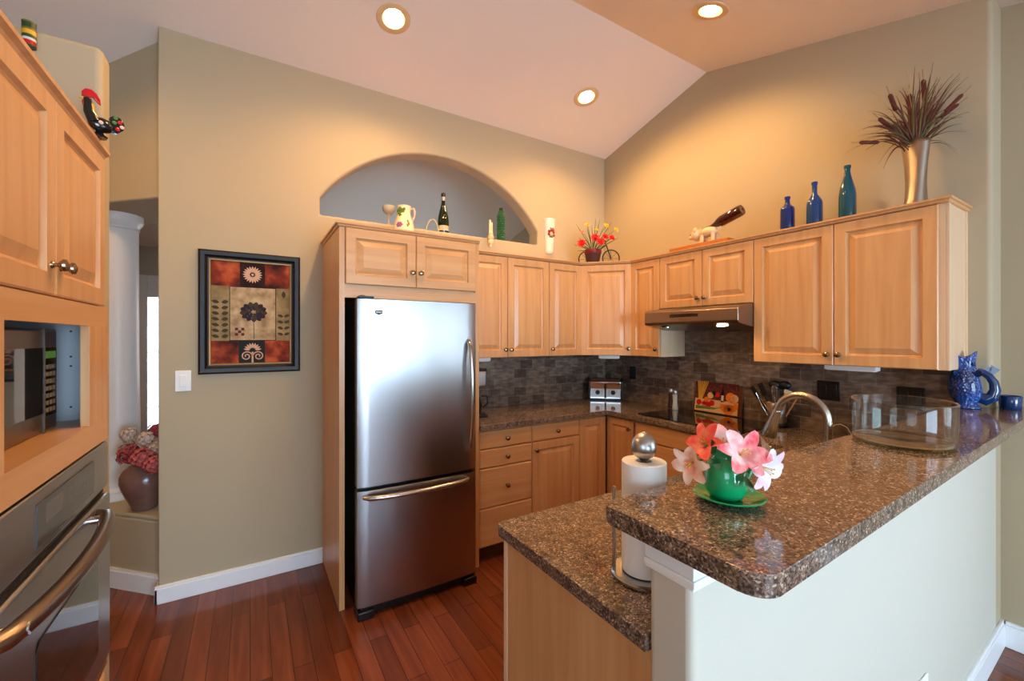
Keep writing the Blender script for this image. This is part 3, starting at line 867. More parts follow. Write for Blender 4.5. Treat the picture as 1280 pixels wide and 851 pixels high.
hl = bpy.data.lights.new('hood_lamp_light', 'SPOT'); hl.energy = 1.6; hl.color = WARM; hl.spot_size = radians(150); hl.shadow_soft_size = .03
ho = bpy.data.objects.new('hood_lamp_light', hl); COL.objects.link(ho); ho.location = (2.50, 1.60, 1.54)

ck = thing('cooktop', 'black glass electric cooktop set in the worktop under the hood', 'cooktop', (2.44, 2.19, .914), RB)
q = MB().box(0, .765, 0, .47, .0, .007); q.cur = 1
for cx_, cy_, r_ in ((.19,.13,.09),(.19,.34,.075),(.57,.13,.075),(.57,.34,.105),(.38,.24,.06)):
    q.lathe([(r_-.002,.0072),(r_,.0072)], (cx_, cy_, 0), (0,0,1), 40, close=False)
M['ring'] = mat('burner_ring_print', srgb(60,60,62), .2)
q.build('glass_surface', [M['blackglass'], M['ring']], ck)

# under-cabinet lights, sockets, switch
def ucl(label, loc, rotz, l):
    t = thing('under_cabinet_light', label, 'light fixture', loc, rotz, 'slim white under-cabinet light bars')
    MB().box(0, l, 0, .06, -.026, 0).build('housing', M['whiteplastic'], t, bevel=.005)
    MB().box(.01, l-.01, .006, .054, -.029, -.026).build('diffuser', M['white'], t)
ucl('white light bar under the wall cabinet beside the fridge', (1.36, 2.77, 1.333), 0, .16)
ucl('white light bar under the diagonal corner cabinet', (2.49, 2.66, 1.333), cd, .17)
ucl('white light bar under the big wall cabinet nearest the bar', (2.70, 1.10, 1.333), RB, .23)
def plate_(name, label, cat, loc, rotz, w_, h, m, holes, group=None, rocker=False):
    t = thing(name, label, cat, loc, rotz, group)
    MB().box(-w_/2, w_/2, -.006, 0, -h/2, h/2).build('cover_plate', M[m], t, bevel=.003)
    if rocker:
        MB().box(-.017, .017, -.011, -.004, -.034, .034).build('rocker', M[m], t, bevel=.002)
    else:
        for k in holes:
            MB().box(k-.017, k+.017, -.009, -.004, -.034, .034).build('socket', M[m], t, bevel=.002)
g_ = 'black power outlets on the tile'
plate_('power_outlet', 'black outlet plate on the back tile beside the fridge panel', 'outlet', (1.54, YA-.008, 1.165), 0, .072, .115, 'black', [0], g_)
plate_('power_outlet', 'black outlet plate on the tile right of the toaster', 'outlet', (XB-.008, 2.69, 1.165), RB, .072, .115, 'black', [0], g_)
plate_('power_outlet', 'wide black outlet plate behind the clear glass bowl', 'outlet', (XB-.008, 1.17, 1.165), RB, .118, .115, 'black', [-.025,.025], g_)
plate_('power_outlet', 'black outlet plate low on the tile near the blue fish jug', 'outlet', (XB-.008, .80, 1.165), RB, .115, .115, 'black', [-.025,.025], g_)
plate_('light_switch', 'white rocker light switch on the wall left of the framed picture', 'light switch', (-.325, YA-.0, 1.234), 0, .074, .118, 'whiteplastic', [], None, True)
plate_('power_outlet', 'white outlet plate low on the outer face of the peninsula wall', 'outlet', (1.89, .4865, .305), 0, .072, .115, 'whiteplastic', [0])
# ------------------------------------------------------------------ framed picture
P0 = (-.253, .270, 1.270, 1.992)
pt = thing('framed_picture', 'framed botanical picture with red corner blocks in a dark frame on the back wall', 'picture', (P0[0], YA-.001, P0[2]))
PW, PH = P0[1]-P0[0], P0[3]-P0[2]
M['frame'] = mat('black_brown_frame', srgb(24,18,17), .42, spec=.35)
M['gilt'] = mat('gilt_edge', srgb(134,94,48), .42, metal=.7)
fr_ = MB()
prof_ = [(0,0),(0,-.022),(.008,-.028),(.028,-.026),(.042,-.014),(.05,-.012),(.05,0)]
def frame_sweep(mb, w_, h, prof):
    v = []; n = len(prof)
    for ins, y in prof: v += [(ins,y,ins),(w_-ins,y,ins),(w_-ins,y,h-ins),(ins,y,h-ins)]
    f = []
    for i in range(n-1):
        for k in range(4): f.append((i*4+k, i*4+(k+1)%4, (i+1)*4+(k+1)%4, (i+1)*4+k))
    return mb._a(v, f)
frame_sweep(fr_, PW, PH, prof_).build('frame', M['frame'], pt, smooth=25)
gl = MB(); frame_sweep(gl, PW, PH, [(-.004,0),(-.004,-.006),(0,-.008),(.0005,0)])
v0 = len(gl.v)
gi = MB(); n_ = [(.048,-.010),(.049,-.0145),(.056,-.0135),(.058,-.008)]
frame_sweep(gi, PW, PH, n_)
gi.build('gilt_fillet', M['gilt'], pt); gl.build('gilt_back_edge', M['gilt'], pt)
def blotch(name, c0, c1, c2, sc=9):
    m, nt, N, L, b = newmat(name)
    tc = N.new('ShaderNodeTexCoord'); n1 = N.new('ShaderNodeTexNoise'); n1.inputs['Scale'].default_value = sc; n1.inputs['Detail'].default_value = 5
    L.new(tc.outputs['Object'], n1.inputs['Vector'])
    r = ramp(N, [(.34, c0), (.5, c1), (.66, c2)]); L.new(n1.outputs['Fac'], r.inputs['Fac'])
    L.new(r.outputs['Color'], b.inputs['Base Color']); b.inputs['Roughness'].default_value = .75; b.inputs['Specular IOR Level'].default_value = .2
    return m
MR = blotch('rust_red_print', srgb(52,24,22), srgb(128,48,30), srgb(190,92,54))
MT = blotch('tan_leaf_print', srgb(118,100,68), srgb(140,120,82), srgb(160,138,98), 14)
MC = blotch('cream_print', srgb(146,120,86), srgb(176,150,114), srgb(196,172,136), 20)
MK = blotch('dark_plum_print', srgb(34,16,16), srgb(42,22,22), srgb(52,28,28), 20)
MD = mat('dark_green_grey_print', srgb(38,42,44), .8, spec=.2)
ML = mat('pale_motif_print', srgb(206,166,140), .8, spec=.2)
MG = mat('grey_leaf_print', srgb(70,60,46), .8, spec=.2)
MV = mat('violet_grey_print', srgb(52,42,56), .8, spec=.2)
MM = mat('maroon_print', srgb(96,40,50), .8, spec=.2)
cv = MB(); y = -.008
ix0, ix1, iz0, iz1 = .052, PW-.052, .052, PH-.052
cxs = [ix0, ix0+.118, ix1-.118, ix1]     # columns for corner blocks
def q_(x0, x1, z0, z1, m_, yy): cv.cur = m_; cv.poly([(x0,yy,z0),(x1,yy,z0),(x1,yy,z1),(x0,yy,z1)])
def seg_poly(pts, m_, yy): cv.cur = m_; cv.poly([(p[0], yy, p[1]) for p in pts])
rowb, rowt = iz0+.140, iz1-.152
cL, cR = ix0+.095, ix1-.080
q_(ix0, ix1, iz0, iz1, 3, -.006)
q_(ix0, ix0+.142, iz0, rowb, 0, -.0065); q_(ix0+.142, ix1-.140, iz0, rowb, 4, -.0065); q_(ix1-.140, ix1, iz0, rowb, 0, -.0065)
q_(ix0, ix0+.148, rowt, iz1, 0, -.0065); q_(ix0+.148, ix1-.140, rowt, iz1, 3, -.0065); q_(ix1-.140, ix1, rowt, iz1, 0, -.0065)
q_(ix0, cL, rowb, rowt, 1, -.0065); q_(cR, ix1, rowb, rowt, 1, -.0065)
q_(cL+.004, cR-.004, rowb+.004, rowt-.004, 2, -.0067)
def leafshape(cx_, cz_, a, L_, W_, m_, yy):
    pts = []
    for k in range(9):
        t = k/8; pts.append((t*L_, W_/2*sin(pi*t)**.8))
    for k in range(7, 0, -1):
        t = k/8; pts.append((t*L_, -W_/2*sin(pi*t)**.8))
    seg_poly([(cx_+p[0]*cos(a)-p[1]*sin(a), cz_+p[0]*sin(a)+p[1]*cos(a)) for p in pts], m_, yy)
mx_ = (ix0+ix1)/2 + .004
# rosette at the top
rz = (rowt+iz1)/2
for k in range(20): leafshape(mx_+.012*cos(2*pi*k/20), rz+.012*sin(2*pi*k/20), 2*pi*k/20, .040, .011, 5, -.0069)
seg_poly([(mx_+.007*cos(2*pi*k/12), rz+.007*sin(2*pi*k/12)) for k in range(12)], 5, -.0069)
# fan with two scrolls at the bottom
bz = iz0+.052
for k in range(9):
    a = radians(12+19.5*k); leafshape(mx_+.014*cos(a), bz+.028+.014*sin(a), a, .034, .011, 5, -.0069)
def ribbon(pts, w_, m_, yy):
    for i in range(len(pts)-1):
        a = Vector(pts[i]); b_ = Vector(pts[i+1]); d = (b_-a).normalized(); n = Vector((-d.y, d.x))*w_/2
        seg_poly([a-n, b_-n, b_+n, a+n], m_, yy)
for sgn in (-1, 1):
    sp_ = []
    for k in range(30):
        a = k/29*3.3*pi; r = .030*(1-k/34)
        sp_.append((mx_+sgn*(.031 - r*cos(a)), bz - .006 + r*sin(a)))
    ribbon(sp_, .0065, 5, -.0069)
ribbon([(mx_, iz0+.004), (mx_, bz+.02)], .010, 5, -.0069)
# centre bloom, stem and small block
fzc = (rowb+rowt)/2 + .012; fxc = (cL+cR)/2 + .002
for ring_, nn, ll, ww in ((.046, 13, .034, .028), (.026, 10, .03, .024), (.012, 7, .02, .017)):
    for k in range(nn):
        a = 2*pi*k/nn + ring_*40
        leafshape(fxc+ring_*cos(a)*.85, fzc+ring_*sin(a)*.62, a, ll, ww, 7 if k % 3 else 6, -.0069-ring_*.004)
leafshape(fxc-.012, fzc-.004, .3, .026, .018, 2, -.0073)
ribbon([(fxc, fzc-.05), (fxc+.002, rowb+.010)], .0035, 7, -.0071)
for i in range(3):
    for j in range(3):
        if (i+j) % 2 == 0: q_(cL+.028+i*.016, cL+.044+i*.016, rowb+.03+j*.016, rowb+.046+j*.016, 8, -.007)
# leaf columns
for k in range(7):
    zz = rowb + .022 + k*.034
    leafshape(ix0+.046, zz, radians(165), .040, .020, 6, -.0069); leafshape(ix0+.056, zz, radians(15), .036, .022, 6, -.0069)
for k in range(4):
    zz = rowb + .035 + k*.038
    leafshape(cR+.040, zz, radians(160), .034, .018, 6, -.0069); leafshape(cR+.044, zz, radians(25), .034, .018, 6, -.0069)
leafshape(cR+.042, rowt-.06, radians(90), .044, .024, 6, -.0069)
cv.build('canvas', [MR, MT, MC, MK, MD, ML, MG, MV, MM], pt, recalc=False)

# ------------------------------------------------------------------ things on the bar
BT = 1.1537
M['greenglaze'] = mat('green_glaze', srgb(10,146,88), .06, coat=.8, var=.18, vscale=25)
M['cobalt'] = mat('cobalt_glaze', srgb(8,50,100), .05, coat=.8, bump=.0, var=.35, vscale=14)
sa = thing('saucer', 'green glazed saucer under the little green pitcher on the bar', 'saucer', (.817, .499, BT))
MB().lathe([(0,.004),(.03,.004),(.034,.002),(.036,0),(.04,0),(.046,.004),(.064,.012),(.066,.0135),(.064,.0155),(.046,.008),(.036,.0065),(0,.0065)], seg=48, close=False).build('dish', M['greenglaze'], sa, smooth=60)
pi_ = thing('small_pitcher', 'small green glazed pitcher of pink lilies on the bar', 'pitcher', (.812, .502, BT+.0067), radians(148))
bprof = [(0,.0),(.026,0),(.030,.003),(.038,.015),(.0395,.035),(.039,.056),(.034,.070),(.026,.078),(.0225,.083),(.027,.093),(.0295,.097),(.0275,.098),(.024,.092),(.020,.083),(.021,.076),(.03,.06),(.032,.03),(0,.012)]
body = MB().lathe(bprof, seg=40, close=False)
# pull the lip into a spout towards local +x
vv = []
for (x_, y_, z_) in body.v:
    if z_ > .08 and x_ > 0:
        k = (z_-.08)/.018; f_ = max(0, x_/.028)**3
        x_ += .019*k*f_; z_ += .010*k*f_; y_ *= (1-.45*k*f_)
    vv.append((x_, y_, z_))
body.v = vv
body.build('jug_body', M['greenglaze'], pi_, smooth=60)
MB().tube([(-.026,0,.088),(-.040,0,.090),(-.052,0,.078),(-.052,0,.058),(-.044,0,.040),(-.036,0,.034)], .0045, 10).build('handle', M['greenglaze'], pi_, smooth=60)

def petalmat(name, c0, c1, c2):
    m, nt, N, L, b = newmat(name)
    tc = N.new('ShaderNodeTexCoord'); n1 = N.new('ShaderNodeTexNoise'); n1.inputs['Scale'].default_value = 34; n1.inputs['Detail'].default_value = 3
    L.new(tc.outputs['Object'], n1.inputs['Vector'])
    r = ramp(N, [(.32, c0), (.5, c1), (.68, c2)]); L.new(n1.outputs['Fac'], r.inputs['Fac'])
    L.new(r.outputs['Color'], b.inputs['Base Color']); b.inputs['Roughness'].default_value = .55
    b.inputs['Subsurface Weight'].default_value = .15; b.inputs['Subsurface Scale'].default_value = .01
    return m
PK = petalmat('pink_petal', srgb(232,70,84), srgb(240,150,150), srgb(246,214,206))
PR = petalmat('coral_petal', srgb(226,40,48), srgb(240,92,80), srgb(246,160,120))
PW_ = petalmat('white_pink_petal', srgb(222,170,186), srgb(224,210,218), srgb(230,224,228))
PS = petalmat('peach_petal', srgb(238,120,110), srgb(244,184,160), srgb(248,220,200))
M['stem'] = mat('green_stem', srgb(62,104,38), .5)
M['leaf'] = mat('dark_leaf', srgb(44,84,36), .45, var=.3, vscale=30)
def lily(label, tip, d, size, m_, root, bud=False, seed=0):
    rnd = random.Random(seed)
    tip = Vector(tip); d = Vector(d).normalized(); root = Vector(root)
    t = thing('lily_flower', label, 'flower', root, group='artificial lilies in the small green pitcher')
    tl = tip-root
    mid = tl*.5 + Vector((0,0,.012))
    MB().tube([(0,0,0), mid, tl - d*.006, tl], .0016, 6).build('stem', M['stem'], t, smooth=60)
    e1 = d.orthogonal().normalized(); e2 = d.cross(e1)
    pm = MB()
    shp = lambda u: max(.12, sin(pi*min(.97, u*.88+.06))**.75)
    n = 6
    for k in range(n):
        a = 2*pi*k/n + rnd.uniform(-.12, .12)
        rad = e1*cos(a)+e2*sin(a)
        dd = (d*.75 + rad*.75).normalized() if not bud else (d + rad*.3).normalized()
        pm.strip(tl + rad*.002, dd, d - rad*.3, size*rnd.uniform(.9,1.08), size*(.50 if k % 2 else .66), curl=(-1.0 if not bud else -.3)*rnd.uniform(.8,1.15), n=7, cup=.22, shape=shp)
    pm.build('petals', m_, t, smooth=True, recalc=False)
    if not bud:
        for k in range(4):
            a = 2*pi*k/4
            v = (d + (e1*cos(a)+e2*sin(a))*.25).normalized()
            MB().tube([tl, tl+v*size*.5], .0007, 5).sphere(tl+v*size*.5, .0018, 6, 4).build('stamen', M['stamen'], t)
    return t
M['stamen'] = mat('yellow_stamen', srgb(214,180,70), .5)
# vectors: camera right (.8517,-.524), forward (.524,.8517)
CR = Vector((.8517,-.524,0)); CF = Vector((.524,.8517,0)); CU = Vector((0,0,1))
def at(u, v, f):
    return Vector((0,0,1.48)) + CF*f + CR*((u-640)/532*f) + CU*((422-v)/532*f)
rt = Vector((.812,.502,BT+.07))
lily('coral red lily reaching up at the left above the pitcher', at(884,556,.86), -CR*.7+CU*.6-CF*.35, .044, PR, rt, seed=1)
lily('orange-pink lily drooping farthest left of the pitcher', at(866,578,.84), -CR*.7-CU*.1-CF*.55, .042, PS, rt, seed=2)
lily('large pale pink lily facing the camera in the middle of the bunch', at(925,568,.80), CR*.05+CU*.45-CF*.85, .050, PK, rt, seed=3)
lily('white lily hanging over the right side of the pitcher', at(949,582,.81), CR*.45-CU*.2-CF*.8, .052, PW_, rt, seed=4)
lily('small white lily at the upper right of the bunch', at(952,566,.86), CR*.8+CU*.5-CF*.2, .042, PW_, rt, seed=5)
lily('pale pink lily standing behind the others, tallest in the bunch', at(902,560,.88), -CR*.1+CU*.8-CF*.6, .050, petalmat('blush_petal', srgb(236,160,160), srgb(240,196,190), srgb(246,226,220)), rt, seed=6)
lf = MB()
for (u, v, f, dx, dz, s_) in ((899,570,.86,-.6,.5,.035),(893,566,.84,-.2,.7,.03),(919,562,.86,.1,1,.04),(930,596,.80,.3,-.6,.03),(905,585,.83,-.5,.2,.03)):
    lf.strip(at(u,v,f), CR*dx+CU*dz-CF*.3, CU*.3-CF, s_, s_*.42, curl=-.4, n=5, cup=.2)
tag(lf.build('lily_leaves', M['leaf'], smooth=True, recalc=False), 'dark green leaves among the lilies in the green pitcher', 'leaves', kind='stuff')

# glass bowl
GB = 1
gb = thing('glass_bowl', 'large clear oval glass bowl standing on the bar', 'bowl', (1.742, .497, BT), radians(25))
gp = [(0,0),(.132,0),(.141,.004),(.1445,.012),(.1455,.129),(.1445,.131),(.1415,.131),(.1405,.129),(.139,.020),(.132,.014),(0,.012)]
MB().lathe(gp, seg=64, sx=1.06, sy=.86, close=False).build('vessel', M['glass'], gb, smooth=50)
MB().lathe([(.1395,.1295),(.1425,.1318),(.1462,.1295)], seg=64, sx=1.06, sy=.86, close=False).build('rim', M['glassedge'], gb, smooth=50)
MB().lathe([(0,.0005),(.130,.0005),(.139,.004),(.142,.011),(.131,.0115),(0,.010)], seg=64, sx=1.06, sy=.86, close=False).build('thick_base', M['glassedge'], gb, smooth=50)

# blue fish jug
fj = thing('fish_jug', 'glossy cobalt blue fish-shaped jug at the far end of the bar', 'jug', (2.846, .575, BT), radians(-76))
fj.scale = (.80, .84, 1)
# local x = camera right, local y = away from camera
jb = MB()
prof = [(0.0,.0,.0),(.058,.0,0),(.066,.004,0),(.066,.010,0),(.052,.018,0),(.050,.024,0),(.066,.045,-.002),(.077,.075,-.004),(.078,.10,-.006),(.070,.135,-.008),(.060,.165,-.008),(.052,.188,-.008),(.049,.208,-.008),(.051,.228,-.009),(.057,.248,-.010)]
seg = 40; v = []; f = []
for r, h, ox in prof:
    for k in range(seg):
        a = 2*pi*k/seg
        rr = r*(1 + (.05*cos(6*a) if h > .2 else 0))
        zz = h
        if h > .22:   # open fish mouth: raised lips left and right, a notch between
            zz = h + .018*abs(cos(a))**2*(h-.22)/.03 - .012*(sin(a))**2*(h-.22)/.03
        dep = .82 if h > .03 else .9
        v.append((ox - .008 + rr*cos(a)*.9, rr*sin(a)*dep, zz))
for i in range(len(prof)-1):
    for k in range(seg): f.append((i*seg+k, i*seg+(k+1)%seg, (i+1)*seg+(k+1)%seg, (i+1)*seg+k))
f.append(tuple(range(seg))[::-1])
jb._a(v, f)
m_, nt, N, L, b = newmat('fish_scale_glaze')
b.inputs['Base Color'].default_value = srgb(14,32,148); b.inputs['Roughness'].default_value = .07; b.inputs['Coat Weight'].default_value = .7
tc = N.new('ShaderNodeTexCoord'); vo = N.new('ShaderNodeTexVoronoi'); vo.inputs['Scale'].default_value = 95
L.new(tc.outputs['Object'], vo.inputs['Vector'])
n9 = N.new('ShaderNodeTexNoise'); n9.inputs['Scale'].default_value = 9; L.new(tc.outputs['Object'], n9.inputs['Vector'])
r9 = ramp(N, [(.35, srgb(4,38,92)), (.55, srgb(5,74,160)), (.75, srgb(14,46,112))]); L.new(n9.outputs['Fac'], r9.inputs['Fac']); L.new(r9.outputs['Color'], b.inputs['Base Color'])
bp = N.new('ShaderNodeBump'); bp.inputs['Strength'].default_value = .9; bp.inputs['Distance'].default_value = .006
L.new(vo.outputs['Distance'], bp.inputs['Height']); L.new(bp.outputs['Normal'], b.inputs['Normal'])
jb.build('jug_body', m_, fj, smooth=60, solid=.004)
MB().tube([(.035,0,.055),(.070,0,.044),(.094,0,.058),(.105,0,.090),(.099,0,.124),(.082,0,.150),(.060,0,.166),(.036,0,.176)], [.024,.028,.027,.024,.020,.017,.015,.012], 18).build('tail_handle', M['cobalt'], fj, smooth=60)
MB().strip((.080,0,.150), (.55,0,.85), (0,-1,0), .05, .04, curl=0, n=5, shape=lambda u: .35+.65*u).strip((.080,0,.150), (-.05,0,1), (0,-1,0), .042, .03, n=5, shape=lambda u: .4+.6*u).build('tail_fin', M['cobalt'], fj, solid=.006)
for sx_ in (-1, 1):
    MB().strip((sx_*.03-.004,-.03,.15), (sx_*.6,-.5,.6), (0,-1,0), .045, .03, curl=.3, n=5).build('fin', M['cobalt'], fj, solid=.005)
MB().sphere((-.018,-.036,.205), .008, 12, 8).build('eye', M['cobalt'], fj, smooth=True)
MB().sphere((.022,-.036,.205), .008, 12, 8).build('eye', M['cobalt'], fj, smooth=True)
cu = thing('blue_cup', 'small dark blue glazed cup beside the fish jug', 'cup', (2.952, .462, BT))
MB().lathe([(0,.0),(.033,0),(.035,.004),(.0365,.03),(.038,.060),(.036,.062),(.034,.060),(.033,.03),(.030,.008),(0,.006)], seg=36, close=False).build('cup_body', M['cobalt'], cu, smooth=60)

# ------------------------------------------------------------------ paper towel holder on the lower worktop
WT = .9142
px, py = .800, .700
ph_ = thing('paper_towel_holder', 'brushed metal paper towel holder with round finial behind the bar end', 'paper towel holder', (px, py, WT))
MB().lathe([(0,0),(.074,0),(.076,.003),(.076,.008),(.072,.012),(.02,.014),(0,.014)], seg=48, close=False).build('base_plate', M['nickel'], ph_, smooth=30)
MB().cyl((0,0,.012), .006, .265, seg=16).build('centre_rod', M['nickel'], ph_, smooth=40)
MB().lathe([(.010,.274),(.012,.278),(.022,.284),(.0285,.298),(.029,.308),(.026,.322),(.017,.333),(.006,.340),(0,.342)], seg=32, close=False).build('finial', M['steel'], ph_, smooth=60)
a_ = -CR*.070 + CF*.004
MB().cyl((a_.x, a_.y, .01), .0045, .20, seg=12).build('tension_rod', M['nickel'], ph_, smooth=40)
M['paper'] = mat('white_paper_towel', srgb(242,240,236), .9, bump=.5, bscale=90)
pr_ = MB().lathe([(.012,0),(.050,0),(.0515,.002),(.0515,.256),(.050,.258),(.018,.258),(.018,.2),(.0122,.2)], seg=48, close=False)
po = pr_.build('paper_towel_roll', M['paper'], smooth=30, loc=(px, py, WT+.0145)); tag(po, 'roll of white paper towel on the metal holder', 'paper towel')

# ------------------------------------------------------------------ faucet
fa = thing('faucet', 'brushed nickel gooseneck pull-down faucet behind the bar', 'faucet', (1.79, .716, WT))
MB().lathe([(.0,0),(.028,0),(.029,.004),(.024,.010),(.0215,.03),(.0205,.07),(.018,.085),(.0155,.095)], seg=28, close=False).build('faucet_base', M['nickel'], fa, smooth=40)
gc = []
R_ = .088
for k in range(8): gc.append((0, 0, .09 + .1685*k/7))
for k in range(1, 15):
    a = pi*k/14*.93
    gc.append((0, R_ - R_*cos(a), .2585 + R_*sin(a)))
MB().tube(gc, .0138, 16).build('spout', M['nickel'], fa, smooth=60)
e_ = Vector(gc[-1]); dd_v = (Vector(gc[-1])-Vector(gc[-2])).normalized()
MB().lathe([(.0142,0),(.0152,.003),(.0155,.012),(.019,.045),(.029,.108),(.028,.114),(0,.114)], e_, dd_v, 24).build('spray_head', M['nickel'], fa, smooth=40)
MB().lathe([(.024,.1142),(.020,.117),(0,.117)], e_, dd_v, 24).build('spray_face', M['black'], fa, smooth=40)
MB().tube([(.02,0,.055),(.045,0,.06),(.075,0,.085)], [.008,.006,.005], 12).build('lever', M['nickel'], fa, smooth=60)
M['cordw'] = mat('white_cord', srgb(220,214,204), .5)
# ------------------------------------------------------------------ cooktop side: shakers, picture board, crock
def shaker(label, x, y, m_, cap):
    t = thing('shaker', label, 'shaker', (x, y, .9215), group=None)
    MB().lathe([(0,0),(.022,0),(.024,.004),(.022,.02),(.017,.06),(.018,.1),(.0195,.118)], seg=24, close=False).build('shaker_body', m_, t, smooth=50)
    MB().lathe([(.020,.118),(.021,.121),(.021,.143),(.018,.15),(0,.151)], seg=24, close=False).build('cap', cap, t, smooth=40)
M['pepper'] = mat('dark_pepper_glass', srgb(70,44,40), .15, coat=.4)
M['salt'] = mat('pale_salt_glass', srgb(196,200,196), .15, coat=.4)
shaker('dark pepper mill with steel cap, left of the pair on the cooktop', 2.868, 2.235, M['pepper'], M['steel'])
shaker('pale salt shaker with steel cap, right of the pair on the cooktop', 2.815, 2.155, M['salt'], M['steel'])

pb = thing('picture_board', 'rectangular board printed with a food still life, leaning behind the cooktop', 'cutting board', (2.905, 1.87, .9215), rot=(radians(-7), 0, RB))
MB().box(-.19, .19, 0, .008, 0, .285).build('board', M['wooddark'], pb, bevel=.004)
pc_ = MB(); fz = -.0008
def PQ(pts, m_, k=0): pc_.cur = m_; pc_.poly([(p[0], fz-k*.00015, p[1]) for p in pts])
def disc(cx_, cz_, r, m_, k, sx_=1, sz_=1, n=16): PQ([(cx_+r*sx_*cos(2*pi*i/n), cz_+r*sz_*sin(2*pi*i/n)) for i in range(n)], m_, k)
fm = [blotch('brick_print', srgb(60,24,22), srgb(92,38,32), srgb(110,56,44), 60), mat('yellow_print', srgb(228,170,60), .2), mat('red_print', srgb(200,34,34), .2, var=.3, vscale=60), mat('orange_print', srgb(226,122,42), .2, var=.3, vscale=60), mat('green_print', srgb(104,128,50), .2, var=.3, vscale=60), mat('cream_print_b', srgb(226,206,168), .2), mat('dark_print', srgb(34,20,20), .2), mat('tan_print', srgb(220,170,120), .2)]
PQ([(-.18,.008),(.158,.008),(.158,.272),(-.18,.272)], 0)
PQ([(-.18,.008),(.158,.008),(.158,.10),(-.18,.10)], 7, 1)
for i in range(9): PQ([(-.150+i*.003,.09),(-.147+i*.003,.09),(-.172+i*.012+.007,.262-.006*(i%3)),(-.172+i*.012,.262-.006*(i%3))], 1, 2+i%2)
for cx_, cz_, r, m_ in ((-.145,.07,.022,2),(-.085,.095,.022,3),(-.10,.062,.022,2),(-.07,.058,.024,2),(-.04,.075,.022,2),(-.055,.13,.024,7),(-.03,.15,.016,6),(.0,.14,.018,2),(-.12,.04,.02,5),(-.09,.035,.02,5),(.09,.045,.04,3),(.06,.06,.036,3),(.12,.07,.04,3),(.10,.13,.036,3),(.13,.125,.03,7)): disc(cx_, cz_, r, m_, 5)
PQ([(-.17,.02),(-.02,.03),(.05,.055),(-.01,.045),(-.17,.045)], 4, 7)
disc(.075,.085,.018,7,8,3.2,.5); disc(.095,.045,.016,6,9,.8,.8)
PQ([(.028,.09),(.052,.09),(.052,.155),(.045,.175),(.045,.198),(.035,.198),(.035,.175),(.028,.155)], 6, 6); PQ([(.031,.10),(.049,.10),(.049,.14),(.031,.14)], 5, 7)
pc_.build('print', fm, pb, recalc=False)

# utensil crock
UC = Vector((2.862, 1.425, WT))
cr_ = thing('utensil_crock', 'stainless steel utensil crock with black base right of the picture board', 'crock', tuple(UC))
MB().lathe([(.053,.026),(.054,.15),(.0525,.152),(.051,.15),(.050,.03)], seg=36, close=False).build('crock_body', M['steelv'], cr_, smooth=40)
MB().lathe([(0,0),(.056,0),(.058,.003),(.058,.024),(.055,.028),(0,.028)], seg=36, close=False).build('crock_base', M['black'], cr_, smooth=40)
def utensil(name, label, off, tip, parts):
    base_ = UC + Vector(off); t = thing(name, label, 'utensil', tuple(base_), group='kitchen utensils in the steel crock')
    d = Vector(tip).normalized(); parts(t, d); return t
RW = Vector((0,-1,0))   # to the viewer's right along that wall
def blade(t, d, L_, hw_, hl, mh, mb_, th=.004, tip_m=None, slots=False):
    side = d.cross(Vector((1,0,0))).normalized()
    nrm = side.cross(d)
    MB().tube([d*.0, d*L_], [.006,.0055], 10, flat=.7).build('handle', mh, t, smooth=50)
    q = MB().obox(d*(L_+hl/2), side, nrm, d, hw_, th/2, hl/2)
    q.build('blade', mb_, t, bevel=.0018)
    if tip_m: MB().obox(d*(L_+hl+.008), side, nrm, d, hw_*1.15, th*.8, .012).build('tip', tip_m, t, bevel=.002)
M['utblack'] = mat('black_nylon', srgb(24,24,26), .35)
M['bone'] = mat('white_silicone', srgb(220,218,208), .5)
D3 = lambda r, f_, z: Vector((0,-1,0))*r + Vector((-1,0,0))*f_ + Vector((0,0,1))*z
utensil('spatula', 'black spatula leaning farthest left in the steel crock', (0,.02,.03), D3(-.62,.1,1), lambda t,d: blade(t,d,.16,.014,.09,M['utblack'],M['utblack']))
utensil('spatula', 'black slotted turner leaning left beside the farthest spatula', (.01,.015,.03), D3(-.42,.0,1), lambda t,d: blade(t,d,.17,.018,.085,M['utblack'],M['utblack']))
utensil('tongs', 'steel tongs leaning left over the rim of the crock', (-.015,.02,.03), D3(-.45,.25,1), lambda t,d: (MB().tube([(0,.006,0), d*.1+Vector((0,.012,0)), d*.2+Vector((0,.002,0))], .003, 8).build('arm', M['chrome'], t), MB().tube([(0,-.006,0), d*.1-Vector((0,.012,0)), d*.2-Vector((0,.002,0))], .003, 8).build('arm', M['chrome'], t)))
def ladle(t, d):
    MB().tube([(0,0,0), d*.2], .0055, 10).build('handle', M['utblack'], t, smooth=50)
    MB().sphere(d*.235, .038, 20, 10, (.7,1,.75)).build('ladle_bowl', M['utblack'], t, smooth=True)
utensil('ladle', 'round black ladle standing upright at the back of the crock', (.015,.0,.03), D3(-.12,-.05,1), ladle)
utensil('ladle', 'second black ladle, right of the upright one in the crock', (.02,-.01,.03), D3(.08,-.05,1), ladle)
def whisk(t, d):
    MB().tube([(0,0,0), d*.13], .006, 10).build('handle', M['chrome'], t, smooth=50)
    s1 = d.cross(Vector((1,0,0))).normalized(); s2 = s1.cross(d)
    for k in range(5):
        a = pi*k/5; sd = s1*cos(a)+s2*sin(a); pts = []
        for i in range(15):
            tt = i/14*pi; pts.append(d*(.13+.095*sin(tt)**.8) + sd*(.028*cos(tt)*(.35+.65*sin(tt))))
        MB().tube(pts, .0012, 5, cap=False).build('wire', M['chrome'], t, smooth=60)
utensil('whisk', 'steel balloon whisk in the middle of the crock', (-.02,-.005,.04), D3(.0,.12,1), whisk)
